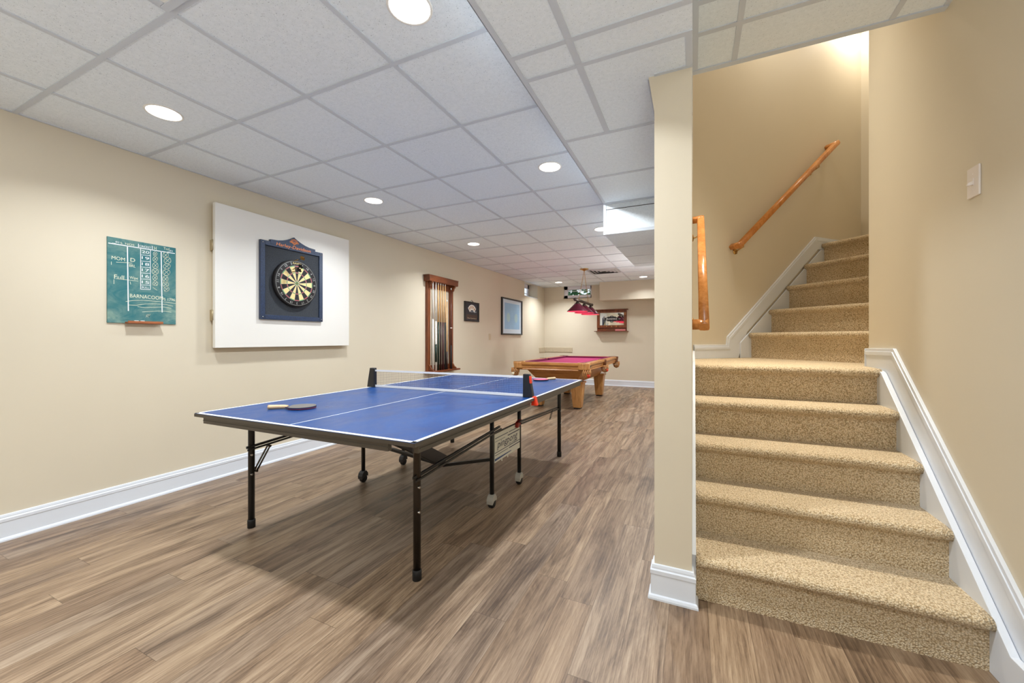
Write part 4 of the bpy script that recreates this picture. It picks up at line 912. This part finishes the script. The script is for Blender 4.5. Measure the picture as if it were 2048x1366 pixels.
for v_ in (-.030, .030): MB().lathe([(0, .0085), (.0025, .0082), (.0034, .007)], fs.p(0, v_, 0), 10, 0, fs.n).build('screw', 'plate', sw)

# ------------------------------------------------------------------ mirror rack and strip on the far wall
mr = thing('mirror_rack', (-1.84, YB, E + .2), 'dark oak framed bar mirror with a shelf on the far wall', 'mirror')
fm = BW(-1.845, E + .5); hw = .365
MB().obox(fm, (-.40, .40), (.215, .24), (0, .08)).build('crown', 'cherryh', mr, .004)
for a, c_ in (((-hw, -hw + .07), (-.22, .215)), ((hw - .07, hw), (-.22, .215)), ((-hw + .07, hw - .07), (.155, .215)), ((-hw + .07, hw - .07), (-.22, -.155))): MB().obox(fm, a, c_, (0, .035)).build('frame_side', 'cherry', mr, .004)
for a in (-hw + .035, hw - .035): MB().obox(fm, (a - .022, a + .022), (.09, .16), (.035, .05)).build('corner_block', 'oakx', mr, .004)
MB().obox(fm, (-hw + .07, hw - .07), (-.155, .155), (0, .02)).build('mirror_glass', 'mirror', mr)
MB().obox(fm, (-hw, hw), (-.30, -.22), (0, .012)).build('lower_back', 'cherryh', mr)
MB().obox(fm, (-.41, .41), (-.315, -.30), (0, .17)).build('shelf', 'cherryh', mr, .003)
for a in (-.12, .0, .12): MB().obox(fm, (a - .008, a + .008), (-.20, -.175), (.035, .055)).build('peg', 'brass', mr, .002)
sgn = MB(); sgn.poly([fm.p(x, y, .0205) for x, y in ((-.23, .0), (-.16, .035), (-.12, .035), (-.10, .055), (-.045, .06), (-.03, .08), (.03, .08), (.045, .06), (.10, .055), (.12, .035), (.16, .035), (.23, 0), (.16, -.035), (.12, -.035), (.10, -.055), (.045, -.06), (.03, -.085), (-.03, -.085), (-.045, -.06), (-.10, -.055), (-.12, -.035), (-.16, -.035))])
so = sgn.build('emblem', 'frameb', mr); b = MB(); b.text('BRUNSWICK', fm, 0, 0, w=.27, h=.042, c=.0212)
for s_ in (-.19, .19): b.stroke([(s_ - .02, 0), (s_ + .02, 0)], fm, .008, .0212)
b.stroke([(-.025, .062), (.025, .062)], fm, .006, .0212); b.stroke([(-.025, -.062), (.025, -.062)], fm, .006, .0212); b.build('emblem_lettering', 'whitec', so)
o = MB().obox(BW(-1.845 + .22, E + .5 - .2995), (-.12, .12), (.0, .04), (.05, .10)).build('chalk_box', 'woodtray', bevel=.004); tag(o, 'long pink box lying on the shelf under the bar mirror', 'box')
ws = thing('corner_strip', (XW + .3, YB, E - .345), 'stone-coloured strip wrapping the far corner above the pool table', 'wall strip')
MB().box(XW, XW + .77, YB - .014, YB, E - .342, E - .226).build('strip', 'stone', ws, .002); MB().box(XW, XW + .014, YB - .42, YB - .014, E - .342, E - .226).build('strip', 'stone', ws, .002)

# ------------------------------------------------------------------ world, camera
wd = bpy.data.worlds.new('World'); bpy.context.scene.world = wd; wd.use_nodes = True
n = wd.node_tree.nodes; bg = n['Background']; bg.inputs['Strength'].default_value = 2.6; bg.inputs['Color'].default_value = (.86, .93, 1, 1)
cam = bpy.data.cameras.new('camera'); co = bpy.data.objects.new('camera', cam); C.objects.link(co)
co.location = (0, 0, E); co.rotation_euler = (PI / 2, 0, .432436)
cam.sensor_width = 36; cam.lens = 785.08 / 2048 * 36; cam.shift_y = -(683 - 678) / 2048; cam.clip_start = .02
sc = bpy.context.scene; sc.camera = co
sc.view_settings.view_transform = 'Standard'; sc.view_settings.look = 'None'; sc.view_settings.gamma = 1; sc.view_settings.exposure = -1.15
